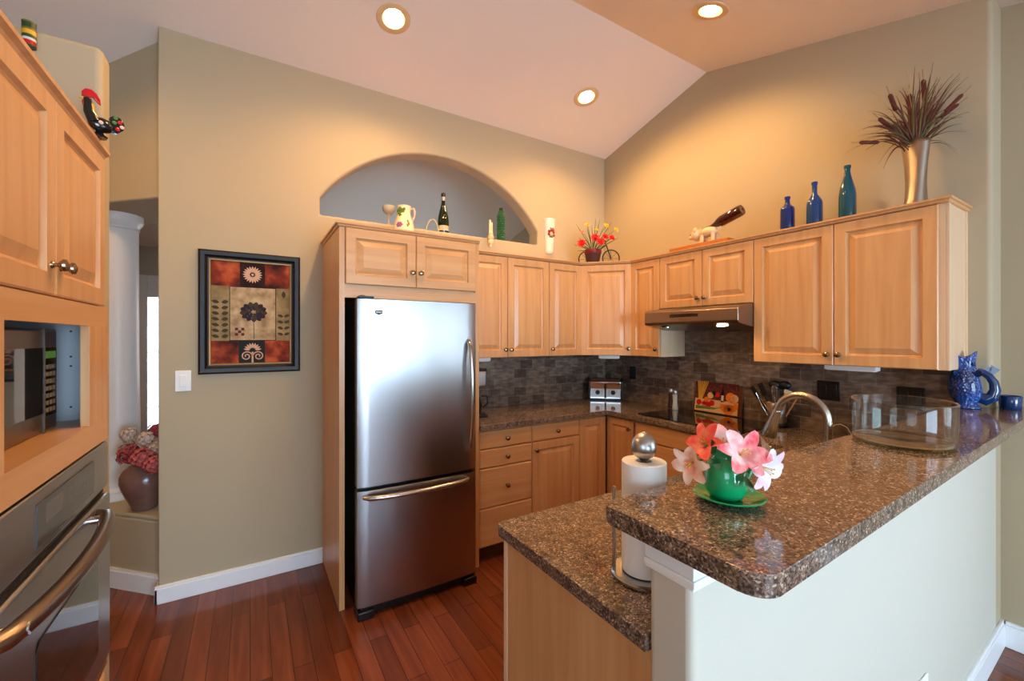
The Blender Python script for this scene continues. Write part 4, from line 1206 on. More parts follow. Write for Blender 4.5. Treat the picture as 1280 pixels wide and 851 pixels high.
utensil('wooden_spoon', 'wooden spatula with white tip, tallest at the right of the crock', (-.01,-.02,.03), D3(.30,.1,1), lambda t,d: blade(t,d,.15,.020,.05,M['utwood'],M['utwood'],.006,M['bone']))
utensil('wooden_spoon', 'short wooden spreader leaning right over the crock rim', (-.03,-.02,.03), D3(.40,.45,1), lambda t,d: blade(t,d,.10,.010,.04,M['utwood'],M['utwood'],.006,M['bone']))
utensil('wooden_spoon', 'plain wooden spoon leaning forward in the crock', (-.035,.0,.03), D3(-.02,.5,1), lambda t,d: blade(t,d,.10,.012,.05,M['utwood'],M['utwood'],.006))
utensil('fork', 'two-pronged wooden fork leaning farthest right in the crock', (.0,-.03,.03), D3(.52,.0,1), lambda t,d: (MB().tube([(0,0,0), d*.17], .005, 8).build('handle', M['utwood'], t), MB().tube([d*.17, d*.19+Vector((0,.01,0)), d*.23+Vector((0,.012,0))], .003, 8).build('prong', M['utwood'], t), MB().tube([d*.17, d*.19-Vector((0,.01,0)), d*.23-Vector((0,.012,0))], .003, 8).build('prong', M['utwood'], t)))

# toaster in the corner
to = thing('toaster', 'chrome four-slice toaster standing in the back corner', 'toaster', (2.735, 2.835, WT), radians(-44))
TW = .30
sd_ = [(-.0,.012),(.0,.165),(.02,.188),(.04,.192),(.13,.192),(.15,.188),(.17,.165),(.17,.012)]
MB().prism(sd_, 'x', -TW/2+.014, TW/2-.014).build('toaster_shell', M['chrome'], to, bevel=.004)
for x in (-TW/2, TW/2-.014): MB().prism([(-.004,.004),(-.004,.168),(.018,.194),(.04,.197),(.13,.197),(.152,.194),(.174,.168),(.174,.004)], 'x', x, x+.014).build('end_cap', M['black'], to, bevel=.004)
MB().box(-TW/2+.01, TW/2-.01, .003, .167, .0, .014).build('toaster_base', M['black'], to)
for x in (-.068, .068):
    MB().box(x-.055, x+.055, .045, .065, .1905, .1925).build('slot', M['dark'], to)
    MB().box(x-.055, x+.055, .105, .125, .1905, .1925).build('slot', M['dark'], to)
    MB().box(x-.062, x+.062, -.004, .0, .03, .105).build('dial_plate', M['steel'], to, bevel=.002)
    MB().lathe([(.021,0),(.021,.006),(.016,.012),(0,.013)], (x,-.004,.072), (0,-1,0), 24).build('dial', M['black'], to, smooth=40)
    for k in range(3): MB().cyl((x+(.036 if x < 0 else -.036), -.004, .052+k*.016), .004, .003, (0,-1,0), 10).build('button', M['black'], to)
MB().box(-.008, .008, -.006, .0, .02, .15).build('lever_track', M['dark'], to)
MB().box(-.012, .012, -.022, -.004, .12, .132).build('lever', M['black'], to, bevel=.003)

# coffee maker half hidden beside the fridge panel
cf = thing('coffee_maker', 'black and steel coffee maker half hidden beside the fridge panel', 'coffee maker', (1.36, 2.67, WT))
MB().box(-.085, .088, 0, .20, 0, .02).build('coffee_base', M['black'], cf, bevel=.006)
MB().box(-.085, .085, .13, .20, .02, .22).build('column', M['black'], cf, bevel=.006)
MB().box(-.085, .085, .02, .20, .215, .33).build('brew_head', M['steel'], cf, bevel=.012)
MB().box(-.085, .085, .02, .20, .33, .345).build('lid', M['black'], cf, bevel=.005)
M['smoke'] = mat('dark_carafe_glass', srgb(20,14,12), .05, coat=.5)
MB().lathe([(0,.022),(.05,.022),(.062,.05),(.064,.09),(.045,.15),(.04,.17)], (0,.07,0), seg=28).build('carafe', M['smoke'], cf, smooth=50)
MB().tube([(.045,.03,.15),(.075,-.0,.15),(.08,-.0,.10),(.06,.03,.07)], .006, 10).build('carafe_handle', M['black'], cf, smooth=60)
MB().tube([(1.452,2.86,.93),(1.48,2.96,.98),(1.52,3.02,1.05),(1.54,3.03,1.12)], .004, 8).build('power_cord', M['black'], cf, smooth=60).location = (-1.36, -2.67, -WT)
wc = MB().tube([(2.88,1.16,.9165),(2.88,1.145,.945),(2.88,1.12,.975),(2.88,1.09,.985),(2.88,1.06,.972),(2.88,1.04,.94),(2.88,1.03,.9165)], .0025, 8).build('cable', M['cordw'], smooth=60)
tag(wc, 'thin white loop of cable on the worktop behind the faucet', 'cable')
# ------------------------------------------------------------------ things on top of the wall cabinets
TOP = 2.0845
def bottle(name, label, loc, prof, m_, group=None, seg=28):
    t = thing(name, label, 'bottle', loc, group=group)
    MB().lathe(prof, seg=seg, close=False).build('bottle_body', m_, t, smooth=50)
    return t
MB1 = mat('cobalt_bottle_glass', srgb(20,40,110), .06, coat=.6)
MB2 = mat('blue_bottle_glass', srgb(22,62,120), .06, coat=.6)
MB3 = mat('teal_bottle_glass', srgb(14,74,92), .06, coat=.6)
def bprofile(r, hb, hs, hn, rn=.013, lip=.016):
    return [(0,0),(r*.94,0),(r,.006),(r,hb),(r*.93,hb+.014),(r*.6,hs-.006),(rn*1.15,hs+.008),(rn,hs+.02),(rn,hn-.014),(lip,hn-.013),(lip,hn),(rn*.7,hn),(rn*.7,hn-.01)]
gB = 'blue glass bottles on the right-hand wall cabinets'
bottle('glass_bottle', 'short cobalt blue bottle with squat body on the wall cabinets', (2.80, 1.335, TOP), bprofile(.039, .175, .205, .256), MB1, gB)
bottle('glass_bottle', 'middle cobalt blue bottle with tall thin neck on the wall cabinets', (2.80, 1.188, TOP), bprofile(.040, .175, .220, .300), MB2, gB)
bottle('glass_bottle', 'teal slope-shouldered bottle, tallest and rightmost of the blue ones', (2.80, 1.028, TOP), [(0,0),(.038,0),(.040,.006),(.040,.175),(.036,.21),(.026,.25),(.017,.285),(.0135,.31),(.0135,.325),(.0165,.326),(.0165,.342),(.010,.342)], MB3, gB)

# metal vase with cattails
mv = thing('metal_vase', 'tall flared pewter vase at the right end of the wall cabinets', 'vase', (2.80, .745, TOP))
seg = 40; v = []; f = []
hs = [(0,.082),(.02,.078),(.08,.066),(.16,.058),(.25,.056),(.34,.060),(.372,.062)]
for i, (h, r) in enumerate(hs):
    for k in range(seg):
        a = 2*pi*k/seg; tw = h*3.2
        e = 1/sqrt((cos(a-tw)/1.0)**2 + (sin(a-tw)/.62)**2)
        e = min(e, 1.0)
        zz = h - (.03*(1-cos(a-2.4))*.5 if i == len(hs)-1 else 0)
        v.append((r*e*cos(a), r*e*sin(a), zz))
for i in range(len(hs)-1):
    for k in range(seg): f.append((i*seg+k, i*seg+(k+1)%seg, (i+1)*seg+(k+1)%seg, (i+1)*seg+k))
f.append(tuple(range(seg))[::-1])
M['pewter'] = mat('satin_pewter', srgb(176,160,144), .38, metal=1)
MB()._a(v, f).build('vase_body', M['pewter'], mv, smooth=60, solid=.003)
M['cat'] = mat('brown_cattail', srgb(92,38,24), .8, bump=.6, bscale=300)
M['drystem'] = mat('olive_dry_stem', srgb(112,96,58), .7)
M['dryleaf'] = mat('dark_dry_leaf', srgb(104,60,44), .7, var=.4, vscale=20)
M['straw'] = mat('straw_stem', srgb(196,160,110), .7)
vr = at(1143, 186, 2.13)
def cattail(label, ht, hb, f0, f1, r=.011, col='cat'):
    r *= .78
    b0 = at(*hb, f0); b1_ = at(*ht, f1)
    t = thing('cattail', label, 'dried plant', tuple(vr - Vector((0,0,.12))), group='dried cattails in the metal vase')
    o_ = vr - Vector((0,0,.12)); p0 = b0 - o_; p1 = b1_ - o_
    mid = Vector((0,0,.14)) + (p0-Vector((0,0,.14)))*.45 + Vector((0,0,.03))
    MB().tube([(0,0,0), Vector((0,0,.11))+p0*.05, mid, p0], .0022, 6).build('stem', M['drystem'], t, smooth=60)
    L_ = (p1-p0).length
    MB().lathe([(0,-.003),(r*.6,0),(r,.006),(r,L_-.008),(r*.6,L_),(0,L_+.003)], p0, (p1-p0), 12, close=False).build('seed_head', M[col], t, smooth=60)
    MB().tube([p1, p1+(p1-p0)*.5], .001, 5).build('tip', M['drystem'], t)
cattail('brown cattail sticking straight up above the rest', (1154,100), (1156,126), 2.14, 2.15, .013)
cattail('brown cattail leaning low to the far left', (1075,178), (1098,178), 2.10, 2.08, .011)
cattail('dark cattail bending left above the lowest one', (1099,148), (1116,162), 2.14, 2.12, .012)
cattail('rust cattail leaning to the upper right', (1203,118), (1181,140), 2.0, 1.96, .011)
cattail('second rust cattail tight under the upper right one', (1198,130), (1176,147), 2.04, 2.0, .010)
cattail('slim reddish cattail standing in the centre of the bunch', (1137,118), (1139,143), 2.08, 2.1, .010)
cattail('dark cattail pointing up just left of centre', (1112,118), (1120,138), 2.16, 2.14, .013)
rnd = random.Random(11)
gs = MB()
ends = [(1057,190),(1066,180),(1072,170),(1078,162),(1085,152),(1092,142),(1100,150),(1108,136),(1120,120),(1128,110),(1150,92),(1166,86),(1180,104),(1200,92),(1210,96),(1212,140),(1208,160),(1195,150),(1196,188),(1098,205),(1082,188),(1160,108),(1186,118),(1205,112),(1142,100),(1133,118),(1170,120),(1190,134),(1115,128),(1090,168),(1180,100),(1104,160),(1202,146),(1152,120)]
ends = ends + [(u_+rnd.uniform(-9,9), v0_+rnd.uniform(-9,12)) for u_, v0_ in ends] + [(u_*.6+1143*.4, v0_*.6+150*.4) for u_, v0_ in ends]
for i, (u, v_) in enumerate(ends):
    gs.cur = 0 if i % 3 else 1
    e = at(u, v_, 2.10+rnd.uniform(-.16,.12))
    s0 = vr + Vector((rnd.uniform(-.03,.03), rnd.uniform(-.02,.02), -.05))
    pts = []; up = .10 + rnd.uniform(0,.09)
    c1 = s0.lerp(e, .35) + Vector((0,0,up))
    for k in range(13):
        t_ = k/12; pp = s0*(1-t_)**2 + c1*(2*t_*(1-t_)) + e*t_*t_; pp.x = min(pp.x, 2.925); pts.append(pp)
    gs.tube(pts, [max(.0008, .0052*(1-.8*abs(2*k/12-.8))) for k in range(13)], 5, flat=.35)
tag(gs.build('dried_grass', [M['dryleaf'], M['drystem']], smooth=60), 'dark dried grass blades arching out of the metal vase', 'dried grass', kind='stuff')
tw = MB()
for (u, v_) in ((1158,82),(1216,165),(1246,138),(1090,114),(1134,88),(1140,84),(1222,118)):
    e = at(u, v_, 2.05+rnd.uniform(-.08,.08)); s0 = vr.copy(); c1 = s0.lerp(e,.5)+Vector((0,0,.06)); pts = []
    for k in range(17):
        t_ = k/16; p = s0*(1-t_)**2 + c1*(2*t_*(1-t_)) + e*t_*t_
        p = p + CR*.006*sin(k*1.1)*t_; p.x = min(p.x, 2.925); pts.append(p)
    tw.tube(pts, .0009, 5)
tag(tw.build('curly_twigs', M['straw'], smooth=60), 'thin pale curly twigs among the cattails', 'twigs', kind='stuff')

# dog-shaped bottle holder on its board
bo = MB().box(2.655, 2.775, 1.63, 2.085, TOP, TOP+.054).build('wooden_board', M['plank'], bevel=.004)
tag(bo, 'long orange wooden board under the animal bottle holder', 'board')
hz = TOP+.0545
dg = thing('bottle_holder', 'cream animal figurine bottle holder on the wooden board', 'figurine', (2.715, 1.80, hz))
dg.scale = (1.15, 1.2, 1.15)
M['cream'] = mat('cream_ceramic', srgb(222,200,160), .45, bump=1.0, bscale=120, var=.12, vscale=40)
db = MB()
db.sphere((0,-.0,.066), .042, 20, 12, (.8,1.25,.72))
for x in (-.02,.02):
    for y_ in (-.036,.034): db.lathe([(.013,0),(.012,.012),(.011,.05)], (x,y_,0), seg=12)
db.build('animal_body', M['cream'], dg, smooth=60)
MB().sphere((-.004,.078,.062), .036, 18, 10, (.9,.9,1)).sphere((-.012,.106,.050), .018, 12, 8, (1,1,.8)).build('head', M['cream'], dg, smooth=60)
for x in (-.03,.024): MB().sphere((x,.072,.088), .013, 12, 8, (.6,1,1.3)).build('ear', M['cream'], dg, smooth=60)
for x in (-.022,.010): MB().sphere((x,.108,.066), .0035, 8, 6).build('eye', M['black'], dg)
MB().tube([(0,-.05,.07),(0,-.066,.076),(0,-.07,.09)], [.008,.007,.004], 8).build('tail', M['cream'], dg, smooth=60)
n0 = Vector((2.715, 1.838, 2.232)); n1_ = Vector((2.715, 1.560, 2.312)); dvec = (n1_-n0).normalized()
wb = thing('wine_bottle', 'dark red wine bottle lying tilted in the animal holder', 'bottle', tuple(n0))
M['winered'] = mat('dark_red_wine_glass', srgb(64,14,10), .08, coat=.6)
MB().lathe([(0,0),(.014,0),(.0145,.018),(.0125,.02),(.0125,.06),(.018,.085),(.032,.12),(.037,.14),(.037,.27),(.034,.282),(.012,.284),(0,.276)], (0,0,0), dvec, 28, close=False).build('bottle_body', M['winered'], wb, smooth=40)
MB().lathe([(.0149,0),(.0149,.03)], (0,0,0), dvec, 20).build('neck_foil', M['black'], wb, smooth=40)

# corner: bicycle planter and flowers
pl = thing('bicycle_planter', 'dark metal bicycle-shaped planter on the corner wall cabinet', 'planter', (2.486, 2.756, TOP), radians(-31.6))
# local x = right in the photo, local y = away
def ring(mb, c, r, tr, n=28):
    pts = [(c[0]+r*cos(2*pi*k/n), c[1], c[2]+r*sin(2*pi*k/n)) for k in range(n+1)]
    return mb.tube(pts, tr, 8, cap=False)
M['iron'] = mat('dark_wrought_iron', srgb(48,32,26), .45, metal=.5)
def wheel(c, r):
    ring(MB(), c, r, .005).build('wheel', M['iron'], pl, smooth=60)
    q = MB()
    for k in range(8):
        a = pi*k/4; q.tube([c, (c[0]+r*cos(a), c[1], c[2]+r*sin(a))], .0015, 5)
    q.build('spokes', M['iron'], pl)
wheel((.175, 0, .075), .072); wheel((-.02, .05, .075), .072)
MB().tube([(.175,0,.075),(.135,0,.19),(.12,0,.225)], .005, 8).tube([(.135,0,.19),(-.0,.03,.10)], .005, 8).tube([(.10,-.03,.225),(.12,0,.228),(.14,.03,.225)], .004, 8).build('bicycle_frame', M['iron'], pl, smooth=60)
MB().lathe([(.045,0),(.05,.004),(.068,.10),(.071,.11),(.066,.11),(.06,.09)], (.02,0,.012), seg=28).build('basket', mat('dark_wicker', srgb(66,34,26), .6, bump=1, bscale=220), pl, smooth=50)
MB().lathe([(.070,0),(.074,.006),(.074,.03),(.07,.036),(.05,.034),(0,.03)], (.02,0,.112), seg=28).build('ribbon_band', mat('deep_red_band', srgb(120,14,30), .4), pl, smooth=50)
root = Vector((2.503, 2.746, TOP+.14))
MRed = mat('scarlet_petal', srgb(214,24,34), .5, var=.3, vscale=40)
MYel = mat('yellow_petal', srgb(230,182,30), .5, var=.2, vscale=40)
MPin = mat('coral_pink_petal', srgb(226,120,96), .5)
def bloom(name, label, tip, size, m_, grp, n=9, seed=0):
    rnd2 = random.Random(seed); tip = Vector(tip)
    t = thing(name, label, 'flower', tuple(root), group=grp)
    tl = tip-root
    MB().tube([(0,0,-.02), tl*.5+Vector((0,0,.02)), tl], .002, 6).build('stem', M['stem'], t, smooth=60)
    d = (tl.normalized()*.5 - CF*.8 + CU*.2).normalized(); e1 = d.orthogonal().normalized(); e2 = d.cross(e1)
    q = MB()
    for lay, (nn, op) in enumerate(((n, 1.1), (max(4, n-3), .55))):
        for k in range(nn):
            a = 2*pi*k/nn + lay*.4; rad = e1*cos(a)+e2*sin(a)
            q.strip(tl, d*(1.1-op)+rad*op, d, size*(1-.25*lay)*rnd2.uniform(.85,1.1), size*.5, curl=.25, n=4, cup=.25)
    q.sphere(tl + d*.004, size*.16, 8, 6)
    q.build('petals', m_, t, smooth=True, recalc=False)
gr = 'red flowers in the corner bicycle planter'; gy = 'yellow flowers in the corner bicycle planter'
bloom('red_flower', 'red flower hanging lowest at the left of the bicycle planter', at(727,304,3.58), .042, MRed, gr, seed=1)
bloom('red_flower', 'big red flower left of centre above the basket', at(744,297,3.58), .044, MRed, gr, seed=2)
bloom('red_flower', 'red flower lowest in the middle, just over the basket rim', at(751,302,3.56), .042, MRed, gr, seed=3)
bloom('red_flower', 'red flower right of the middle pair over the basket', at(757,296,3.60), .036, MRed, gr, seed=4)
bloom('red_flower', 'small red flower farthest right over the bicycle frame', at(765,297,3.60), .032, MRed, gr, seed=5)
bloom('yellow_flower', 'yellow flower highest at the left of the corner planter', at(734,281,3.64), .028, MYel, gy, 6, 6)
bloom('yellow_flower', 'yellow flower at the top right of the corner planter', at(758,282,3.64), .032, MYel, gy, 6, 7)
bloom('yellow_flower', 'yellow flower farthest right above the bicycle wheel', at(770,287,3.62), .026, MYel, gy, 6, 8)
bloom('yellow_flower', 'small yellow flower in the middle of the corner planter', at(746,287,3.64), .022, MYel, gy, 6, 9)
bloom('pink_flower', 'small coral pink flower at the left of the corner planter', at(728,290,3.62), .020, MPin, None, 6, 10)
q = MB()
for (u, v_) in ((718,286),(722,300),(719,312),(724,318),(733,288),(740,284),(746,276),(752,278),(763,290),(772,302),(776,306),(768,284),(736,310),(728,312),(760,306),(742,304),(730,298),(757,288),(720,306)):
    e = at(u, v_, 3.62+rnd.uniform(-.04,.04)); dl = e-root
    q.strip(root+dl*.1, dl.normalized()+Vector((0,0,.35)), -CF, dl.length*1.02, .008, curl=-.7 if v_ > 295 else -.2, n=8, cup=.2)
tag(q.build('foliage', mat('olive_green_blades', srgb(98,108,44), .6, var=.4, vscale=20), smooth=True, recalc=False), 'thin green blades around the flowers in the bicycle planter', 'foliage', kind='stuff')

# back wall: wall vase, sconce; sill of the arch: goblet, bottle, grape vase
wv = thing('wall_vase', 'white wall vase painted with red fruit, right of the arch', 'vase', (2.262, YA-.002, 2.225))
wv.scale = (1.22, 1.2, 1.0)
def half(prof, dep=.8):
    v = []; f = []; sg = 16
    for r, h in prof:
        for k in range(sg+1):
            a = pi + pi*k/sg; v.append((r*cos(a), r*sin(a)*dep, h))
    for i in range(len(prof)-1):
        for k in range(sg): f.append((i*(sg+1)+k, i*(sg+1)+k+1, (i+1)*(sg+1)+k+1, (i+1)*(sg+1)+k))
        f.append((i*(sg+1)+sg, i*(sg+1), (i+1)*(sg+1), (i+1)*(sg+1)+sg))
    f.append(tuple(range(sg+1))[::-1]); 
    return v, f
v, f = half([(.020,0),(.030,.010),(.034,.03),(.036,.09),(.040,.16),(.046,.25),(.050,.30),(.052,.306),(.047,.306),(.043,.29)])
MB()._a(v, f).build('vase_body', mat('white_glazed_ceramic', srgb(240,230,214), .2, coat=.4), wv, smooth=60)
fr2 = MB()
for i, (x, z, r, c_) in enumerate(((-.018,.19,.013,0),(.0,.20,.012,0),(.016,.185,.012,0),(-.020,.165,.012,0),(.020,.16,.012,0),(-.002,.17,.012,2),(.002,.145,.010,1),(-.012,.145,.008,1),(-.008,.215,.009,3),(.010,.215,.010,3),(.018,.205,.008,0))):
    fr2.cur = c_; R0 = .036+(z-.09)*.0625; yy = -(.8*sqrt(max(0, R0**2-x*x)))+.0005
    fr2.sphere((x, yy, z), r*1.15, 10, 6, (1,.3,1))
fr2.build('fruit_motif', [mat('painted_red', srgb(150,44,34), .3), mat('painted_green', srgb(84,100,50), .3), mat('painted_cream', srgb(216,180,140), .3), mat('painted_grey', srgb(130,120,112), .3)], wv, smooth=60)
sc_ = thing('wall_sconce', 'ornate cream candle sconce below the arch sill beside the fridge cupboard', 'sconce', (1.656, YA-.002, 2.206))
sc_.scale = (1.4, 1.2, 1.0)
MB().lathe([(0,0),(.006,.004),(.010,.016),(.006,.026),(.015,.04),(.019,.055),(.012,.066),(.019,.08),(.021,.09),(.012,.10),(.016,.112),(.016,.118),(0,.118)], (0,-.024,0), seg=18, close=False).build('sconce_body', M['cream'], sc_, smooth=50)
MB().box(-.012,.012,-.012,0,.03,.08).build('wall_plate', M['cream'], sc_, bevel=.003)
M['candle'] = mat('ivory_candle', srgb(232,214,170), .5)
MB().cyl((-.007,-.028,.118), .006, .104, seg=12).build('candle', M['candle'], sc_, smooth=40)
MB().cyl((.007,-.022,.118), .006, .088, seg=12).build('candle', M['candle'], sc_, smooth=40)
SZ = SILL+.0005
gt = thing('goblet', 'pale grey goblet on the arch sill, leftmost thing on it', 'goblet', (.858, 3.105, SZ))
MB().lathe([(0,0),(.03,0),(.031,.003),(.010,.010),(.0055,.02),(.0055,.07),(.010,.078),(.030,.09),(.042,.108),(.045,.130),(.043,.142),(.04,.142),(.038,.12),(0,.09)], seg=28, close=False).build('cup', mat('pale_stone_glaze', srgb(176,172,156), .4), gt, smooth=50)
ch = thing('champagne_bottle', 'dark green sparkling wine bottle on the arch sill', 'bottle', (1.287, 3.118, SZ))
M['dkgreen'] = mat('dark_green_bottle_glass', srgb(14,30,12), .07, coat=.6)
MB().lathe([(0,0),(.041,0),(.043,.005),(.043,.10),(.040,.13),(.030,.175),(.019,.215),(.0145,.24),(.0145,.30)], seg=28, close=False).build('bottle_body', M['dkgreen'], ch, smooth=50)
MB().lathe([(.0435,.018),(.0437,.02),(.0437,.055),(.0435,.057)], seg=28, close=False).build('label', mat('cream_label', srgb(206,182,150), .5), ch, smooth=50)
MB().lathe([(.015,.255),(.0155,.257),(.0155,.285),(.015,.287)], seg=24, close=False).build('neck_label', mat('silver_foil', srgb(190,184,176), .4, metal=.5), ch, smooth=50)
MB().lathe([(.0155,.288),(.017,.292),(.0165,.312),(.012,.318),(0,.319)], seg=24, close=False).build('foil_cap', M['black'], ch, smooth=50)
cr5 = MB()
for k in range(14):
    a = 2*pi*k/14; cr5.sphere((.012*cos(a), -.0365, .125+.014*sin(a)), .0026, 6, 4)
cr5.build('crest', mat('gold_print', srgb(170,140,70), .4), ch)
gv = thing('grape_vase', 'slim green bottle covered in glass grapes on the arch sill', 'vase', (1.808, 3.118, SZ))
MB().lathe([(0,0),(.024,0),(.026,.005),(.026,.22),(.018,.25),(.014,.285),(.010,.285)], seg=24, close=False).build('vase_body', mat('green_glass_core', srgb(20,60,30), .15), gv, smooth=50)
gp_ = MB()
for i in range(13):
    for k in range(9):
        a = 2*pi*(k+.5*(i%2))/9; rr = .027 if i < 11 else .027-.006*(i-10)
        gp_.sphere((rr*cos(a), rr*sin(a), .012+i*.0195), .0105, 8, 6)
gp_.build('grapes', mat('green_grape_glass', srgb(34,96,46), .12, coat=.5, var=.5, vscale=60), gv, smooth=True)

# on the cupboard above the fridge
jg = thing('painted_jug', 'cream pear-shaped jug painted with leaves and a violet bloom on the fridge cupboard', 'jug', (.895, 2.86, TOP), radians(-31.6))
MB().lathe([(0,0),(.055,0),(.068,.03),(.073,.09),(.071,.13),(.061,.18),(.048,.22),(.043,.245),(.046,.27),(.049,.288),(.045,.290),(.040,.27),(0,.24)], seg=36, close=False).build('jug_body', mat('cream_glaze', srgb(240,222,180), .2, coat=.5), jg, smooth=60)
MB().tube([(.044,0,.27),(.066,0,.275),(.074,0,.25),(.068,0,.215),(.056,0,.19)], .007, 10).build('handle', mat('pink_cream_glaze', srgb(226,180,160), .25), jg, smooth=60)
pm_ = MB()
def onpear(x, z, r, c_, sx_=1, sz_=1):
    r *= 1.3
    pr_h = [(0,.055),(.03,.068),(.09,.073),(.13,.071),(.18,.061),(.22,.048),(.245,.043),(.27,.046),(.29,.049)]
    for (z0, r0), (z1, r1) in zip(pr_h, pr_h[1:]):
        if z0 <= z <= z1: R0 = r0+(r1-r0)*(z-z0)/(z1-z0)
    pm_.cur = c_; pm_.sphere((x, -sqrt(max(0, R0*R0-x*x))+.001, z), r, 10, 6, (sx_, .22, sz_))
PM3 = [mat('leaf_green_paint', srgb(92,122,40), .3), mat('violet_paint', srgb(150,92,140), .3), mat('olive_paint', srgb(130,140,66), .3)]
for x, z, r in ((-.012,.262,.014),(-.026,.25,.011),(-.002,.245,.012),(-.016,.235,.013),(.008,.262,.010),(-.012,.218,.009)): onpear(x, z, r, 0)
pm_.build('painted_leaf', PM3, jg, smooth=60)
pm_ = MB()
for k in range(6): onpear(-.014+.013*cos(k*1.047), .150+.012*sin(k*1.047), .008, 1)
onpear(-.014,.150,.007,1)
pm_.build('painted_bloom', PM3, jg, smooth=60)
pm_ = MB()
for x, z in ((.036,.175),(.042,.160),(.036,.148)): onpear(x, z, .010, 2, .7, 1)
pm_.build('painted_berries', PM3, jg, smooth=60)
bk = thing('small_basket', 'small basket with a thin pale hoop handle on the fridge cupboard', 'basket', (1.055, 2.75, TOP), radians(-31.6))
MB().lathe([(0,0),(.035,0),(.045,.05),(.048,.085),(.044,.085),(.04,.05),(0,.01)], seg=24, close=False).build('basket_body', mat('pale_wicker', srgb(190,170,110), .6, bump=1, bscale=200), bk, smooth=50)
MB().tube([(.045*cos(pi*k/16), 0, .085+.115*sin(pi*k/16)) for k in range(17)], .0035, 8).build('hoop_handle', mat('pale_green_wicker', srgb(200,190,130), .6), bk, smooth=60)

# left: rooster on the oven cabinet crown, striped canister on the wall
ro = thing('rooster_figurine', 'small painted black rooster with red comb on top of the oven cabinet', 'figurine', (-.398, 1.79, 2.0975), radians(-62))
ro.scale = (1.3, 1.3, 1.3)
M['lblack'] = mat('black_lacquer', srgb(18,18,20), .15, coat=.5); M['lred'] = mat('red_lacquer', srgb(196,22,30), .2, coat=.4)
M['lyel'] = mat('yellow_lacquer', srgb(210,170,50), .3)
MB().lathe([(0,0),(.014,0),(.016,.004),(.010,.008),(.006,.016),(0,.018)], seg=18, close=False).build('stand', M['lblack'], ro, smooth=50)
MB().sphere((0,.004,.032), .021, 18, 10, (.6,1.15,.85)).tube([(0,-.008,.036),(0,-.018,.056),(0,-.020,.074),(0,-.021,.084)], [.013,.010,.008,.008], 12).build('rooster_body', M['lblack'], ro, smooth=60)
MB().prism([(-.030,.086),(-.030,.098),(-.024,.106),(-.014,.108),(-.004,.102),(.002,.090),(.003,.078),(-.003,.082),(-.010,.090),(-.018,.088)], 'x', -.003, .003).build('comb', M['lred'], ro, bevel=.0015)
MB().prism([(-.028,.066),(-.030,.076),(-.024,.080),(-.020,.070)], 'x', -.003, .003).build('wattle', M['lred'], ro, bevel=.001)
MB().lathe([(.004,0),(0,.010)], (0,-.027,.082), (0,-1,-.1), 8).build('beak', M['lyel'], ro)
MB().tube([(0,-.012,.046),(0,-.016,.06),(0,-.014,.074)], [.0085,.0088,.006], 10).build('neck_feathers', M['lyel'], ro, smooth=60)
q = MB().prism([(.012,.020),(.032,.022),(.044,.034),(.046,.050),(.038,.062),(.026,.064),(.018,.056),(.020,.042),(.010,.034)], 'x', -.006, .006)
q.build('tail', M['lblack'], ro, bevel=.002)
PSP = [M['lred'], mat('leaf_paint', srgb(70,120,50), .4), mat('blush_paint', srgb(226,190,170), .4)]
for i, (y_, z_) in enumerate(((.036,.05),(.028,.058),(.040,.040),(.032,.032),(.026,.046),(.0,.034))):
    MB().sphere((.0065 if y_ > .01 else .0125, y_, z_), .0046, 8, 6, (.3,1,1)).build('painted_spot', PSP[i % 3], ro)
cn = None
cn = thing('striped_canister', 'tiny canister striped green, yellow, white and red high on the wall at top left', 'canister', (-.583, 1.905, 2.378))
cn.scale = (.64, .64, 1)
bands = [(0,.006,0),(.006,.018,1),(.018,.026,2),(.026,.036,0),(.036,.050,3),(.050,.056,4),(.056,.072,0)]
for z0, z1, c_ in ():
    pass
q = MB()
for z0, z1, c_ in bands:
    q.cur = c_; q.lathe([(.0245,z0),(.0250,z0+.0005),(.0250,z1-.0005),(.0245,z1)], seg=28, close=True)
q.build('canister_body', [mat('stripe_green', srgb(46,70,36), .35), mat('stripe_red', srgb(190,26,36), .35), mat('stripe_white', srgb(214,214,206), .35), mat('stripe_yellow', srgb(220,170,44), .35), mat('stripe_olive', srgb(120,110,40), .35)], cn, smooth=40)
MB().lathe([(.0254,.072),(.0258,.073),(.0258,.077),(.02,.0785),(0,.0785)], seg=28, close=False).build('lid', mat('olive_lid', srgb(96,104,44), .3), cn, smooth=40)

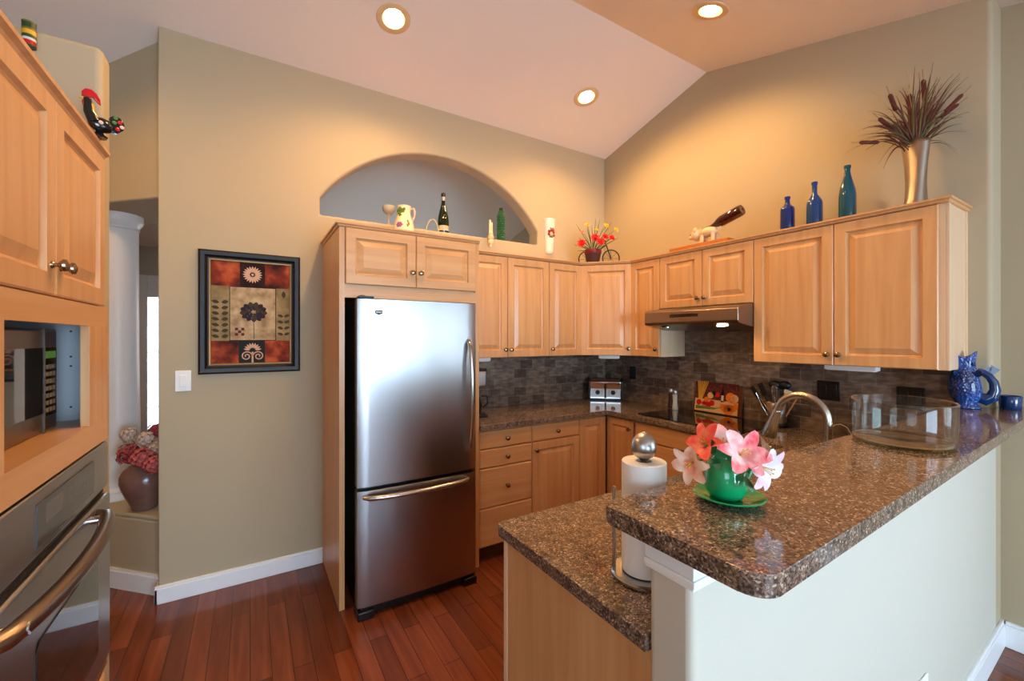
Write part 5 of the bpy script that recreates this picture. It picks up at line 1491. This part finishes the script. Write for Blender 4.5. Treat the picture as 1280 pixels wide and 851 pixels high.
# brown vase with hydrangeas on the ledge
hv = thing('brown_vase', 'round-bellied brown ceramic vase on the ledge beside the white column', 'vase', (-.545, 3.378, .4452))
MB().lathe([(0,0),(.058,0),(.062,.004),(.066,.02),(.088,.07),(.112,.13),(.122,.17),(.120,.205),(.104,.24),(.078,.262),(.058,.272),(.056,.282),(.066,.292),(.062,.296),(.050,.288),(.046,.27),(0,.20)], seg=44, close=False).build('vase_body', mat('mottled_brown_glaze', srgb(126,92,82), .25, coat=.35, var=.45, vscale=12, bump=.4, bscale=60), hv, smooth=60)
hr = Vector((-.545, 3.378, .4452+.26))
def hydr(name, label, u, v_, f_, r, m_, grp, seed, nf=70):
    rn = random.Random(seed); c = at(u, v_, f_); t = thing(name, label, 'flower', tuple(hr), group=grp)
    tl = c-hr
    MB().tube([(0,0,-.04), tl*.5+Vector((0,0,.02)), tl], .003, 6).build('stem', M['drystem'], t, smooth=60)
    q = MB().sphere(tl, r*.62, 10, 6)
    for i in range(nf):
        z = 1-2*(i+.5)/nf; a = i*2.39996; rr = sqrt(1-z*z)
        d = Vector((rr*cos(a), rr*sin(a), z)); p = tl + d*r*rn.uniform(.72,1.12)
        e1 = d.orthogonal().normalized(); e2 = d.cross(e1); s_ = r*.27; a0 = rn.uniform(0, 1.5)
        for k in range(4):
            b_ = a0 + pi/2*k; dd = (e1*cos(b_)+e2*sin(b_) + d*.35)
            q.strip(p, dd, d, s_, s_*.9, curl=-.2, n=2, cup=.15, shape=lambda u: (.25,.95,.7)[int(round(u*2))])
    q.build('florets', m_, t, recalc=False)
MH1 = mat('dusty_red_floret', srgb(168,66,70), .7, var=.35, vscale=30); MH2 = mat('rose_floret', srgb(196,96,92), .7, var=.3, vscale=30)
MH3 = mat('cream_floret', srgb(212,190,172), .7, var=.25, vscale=30)
g1 = 'dried red hydrangea heads in the brown vase'; g2 = 'dried cream hydrangea heads in the brown vase'
hydr('hydrangea', 'dusty red hydrangea head lowest at the left of the brown vase', 162, 568, 2.55, .058, MH1, g1, 1)
hydr('hydrangea', 'rose hydrangea head in the middle over the vase mouth', 178, 572, 2.50, .055, MH2, g1, 2)
hydr('hydrangea', 'rose hydrangea head at the right against the wall end', 194, 580, 2.50, .052, MH2, g1, 3)
hydr('hydrangea', 'dusty red hydrangea head at the top right of the bunch', 196, 538, 2.62, .045, MH1, g1, 4)
hydr('hydrangea', 'cream hydrangea head highest at the left of the bunch', 162, 544, 2.62, .045, MH3, g2, 5)
hydr('hydrangea', 'cream hydrangea head near the middle top of the bunch', 184, 548, 2.58, .048, MH3, g2, 6)
hydr('hydrangea', 'small cream hydrangea head at the right between the red ones', 195, 560, 2.56, .040, MH3, g2, 7)
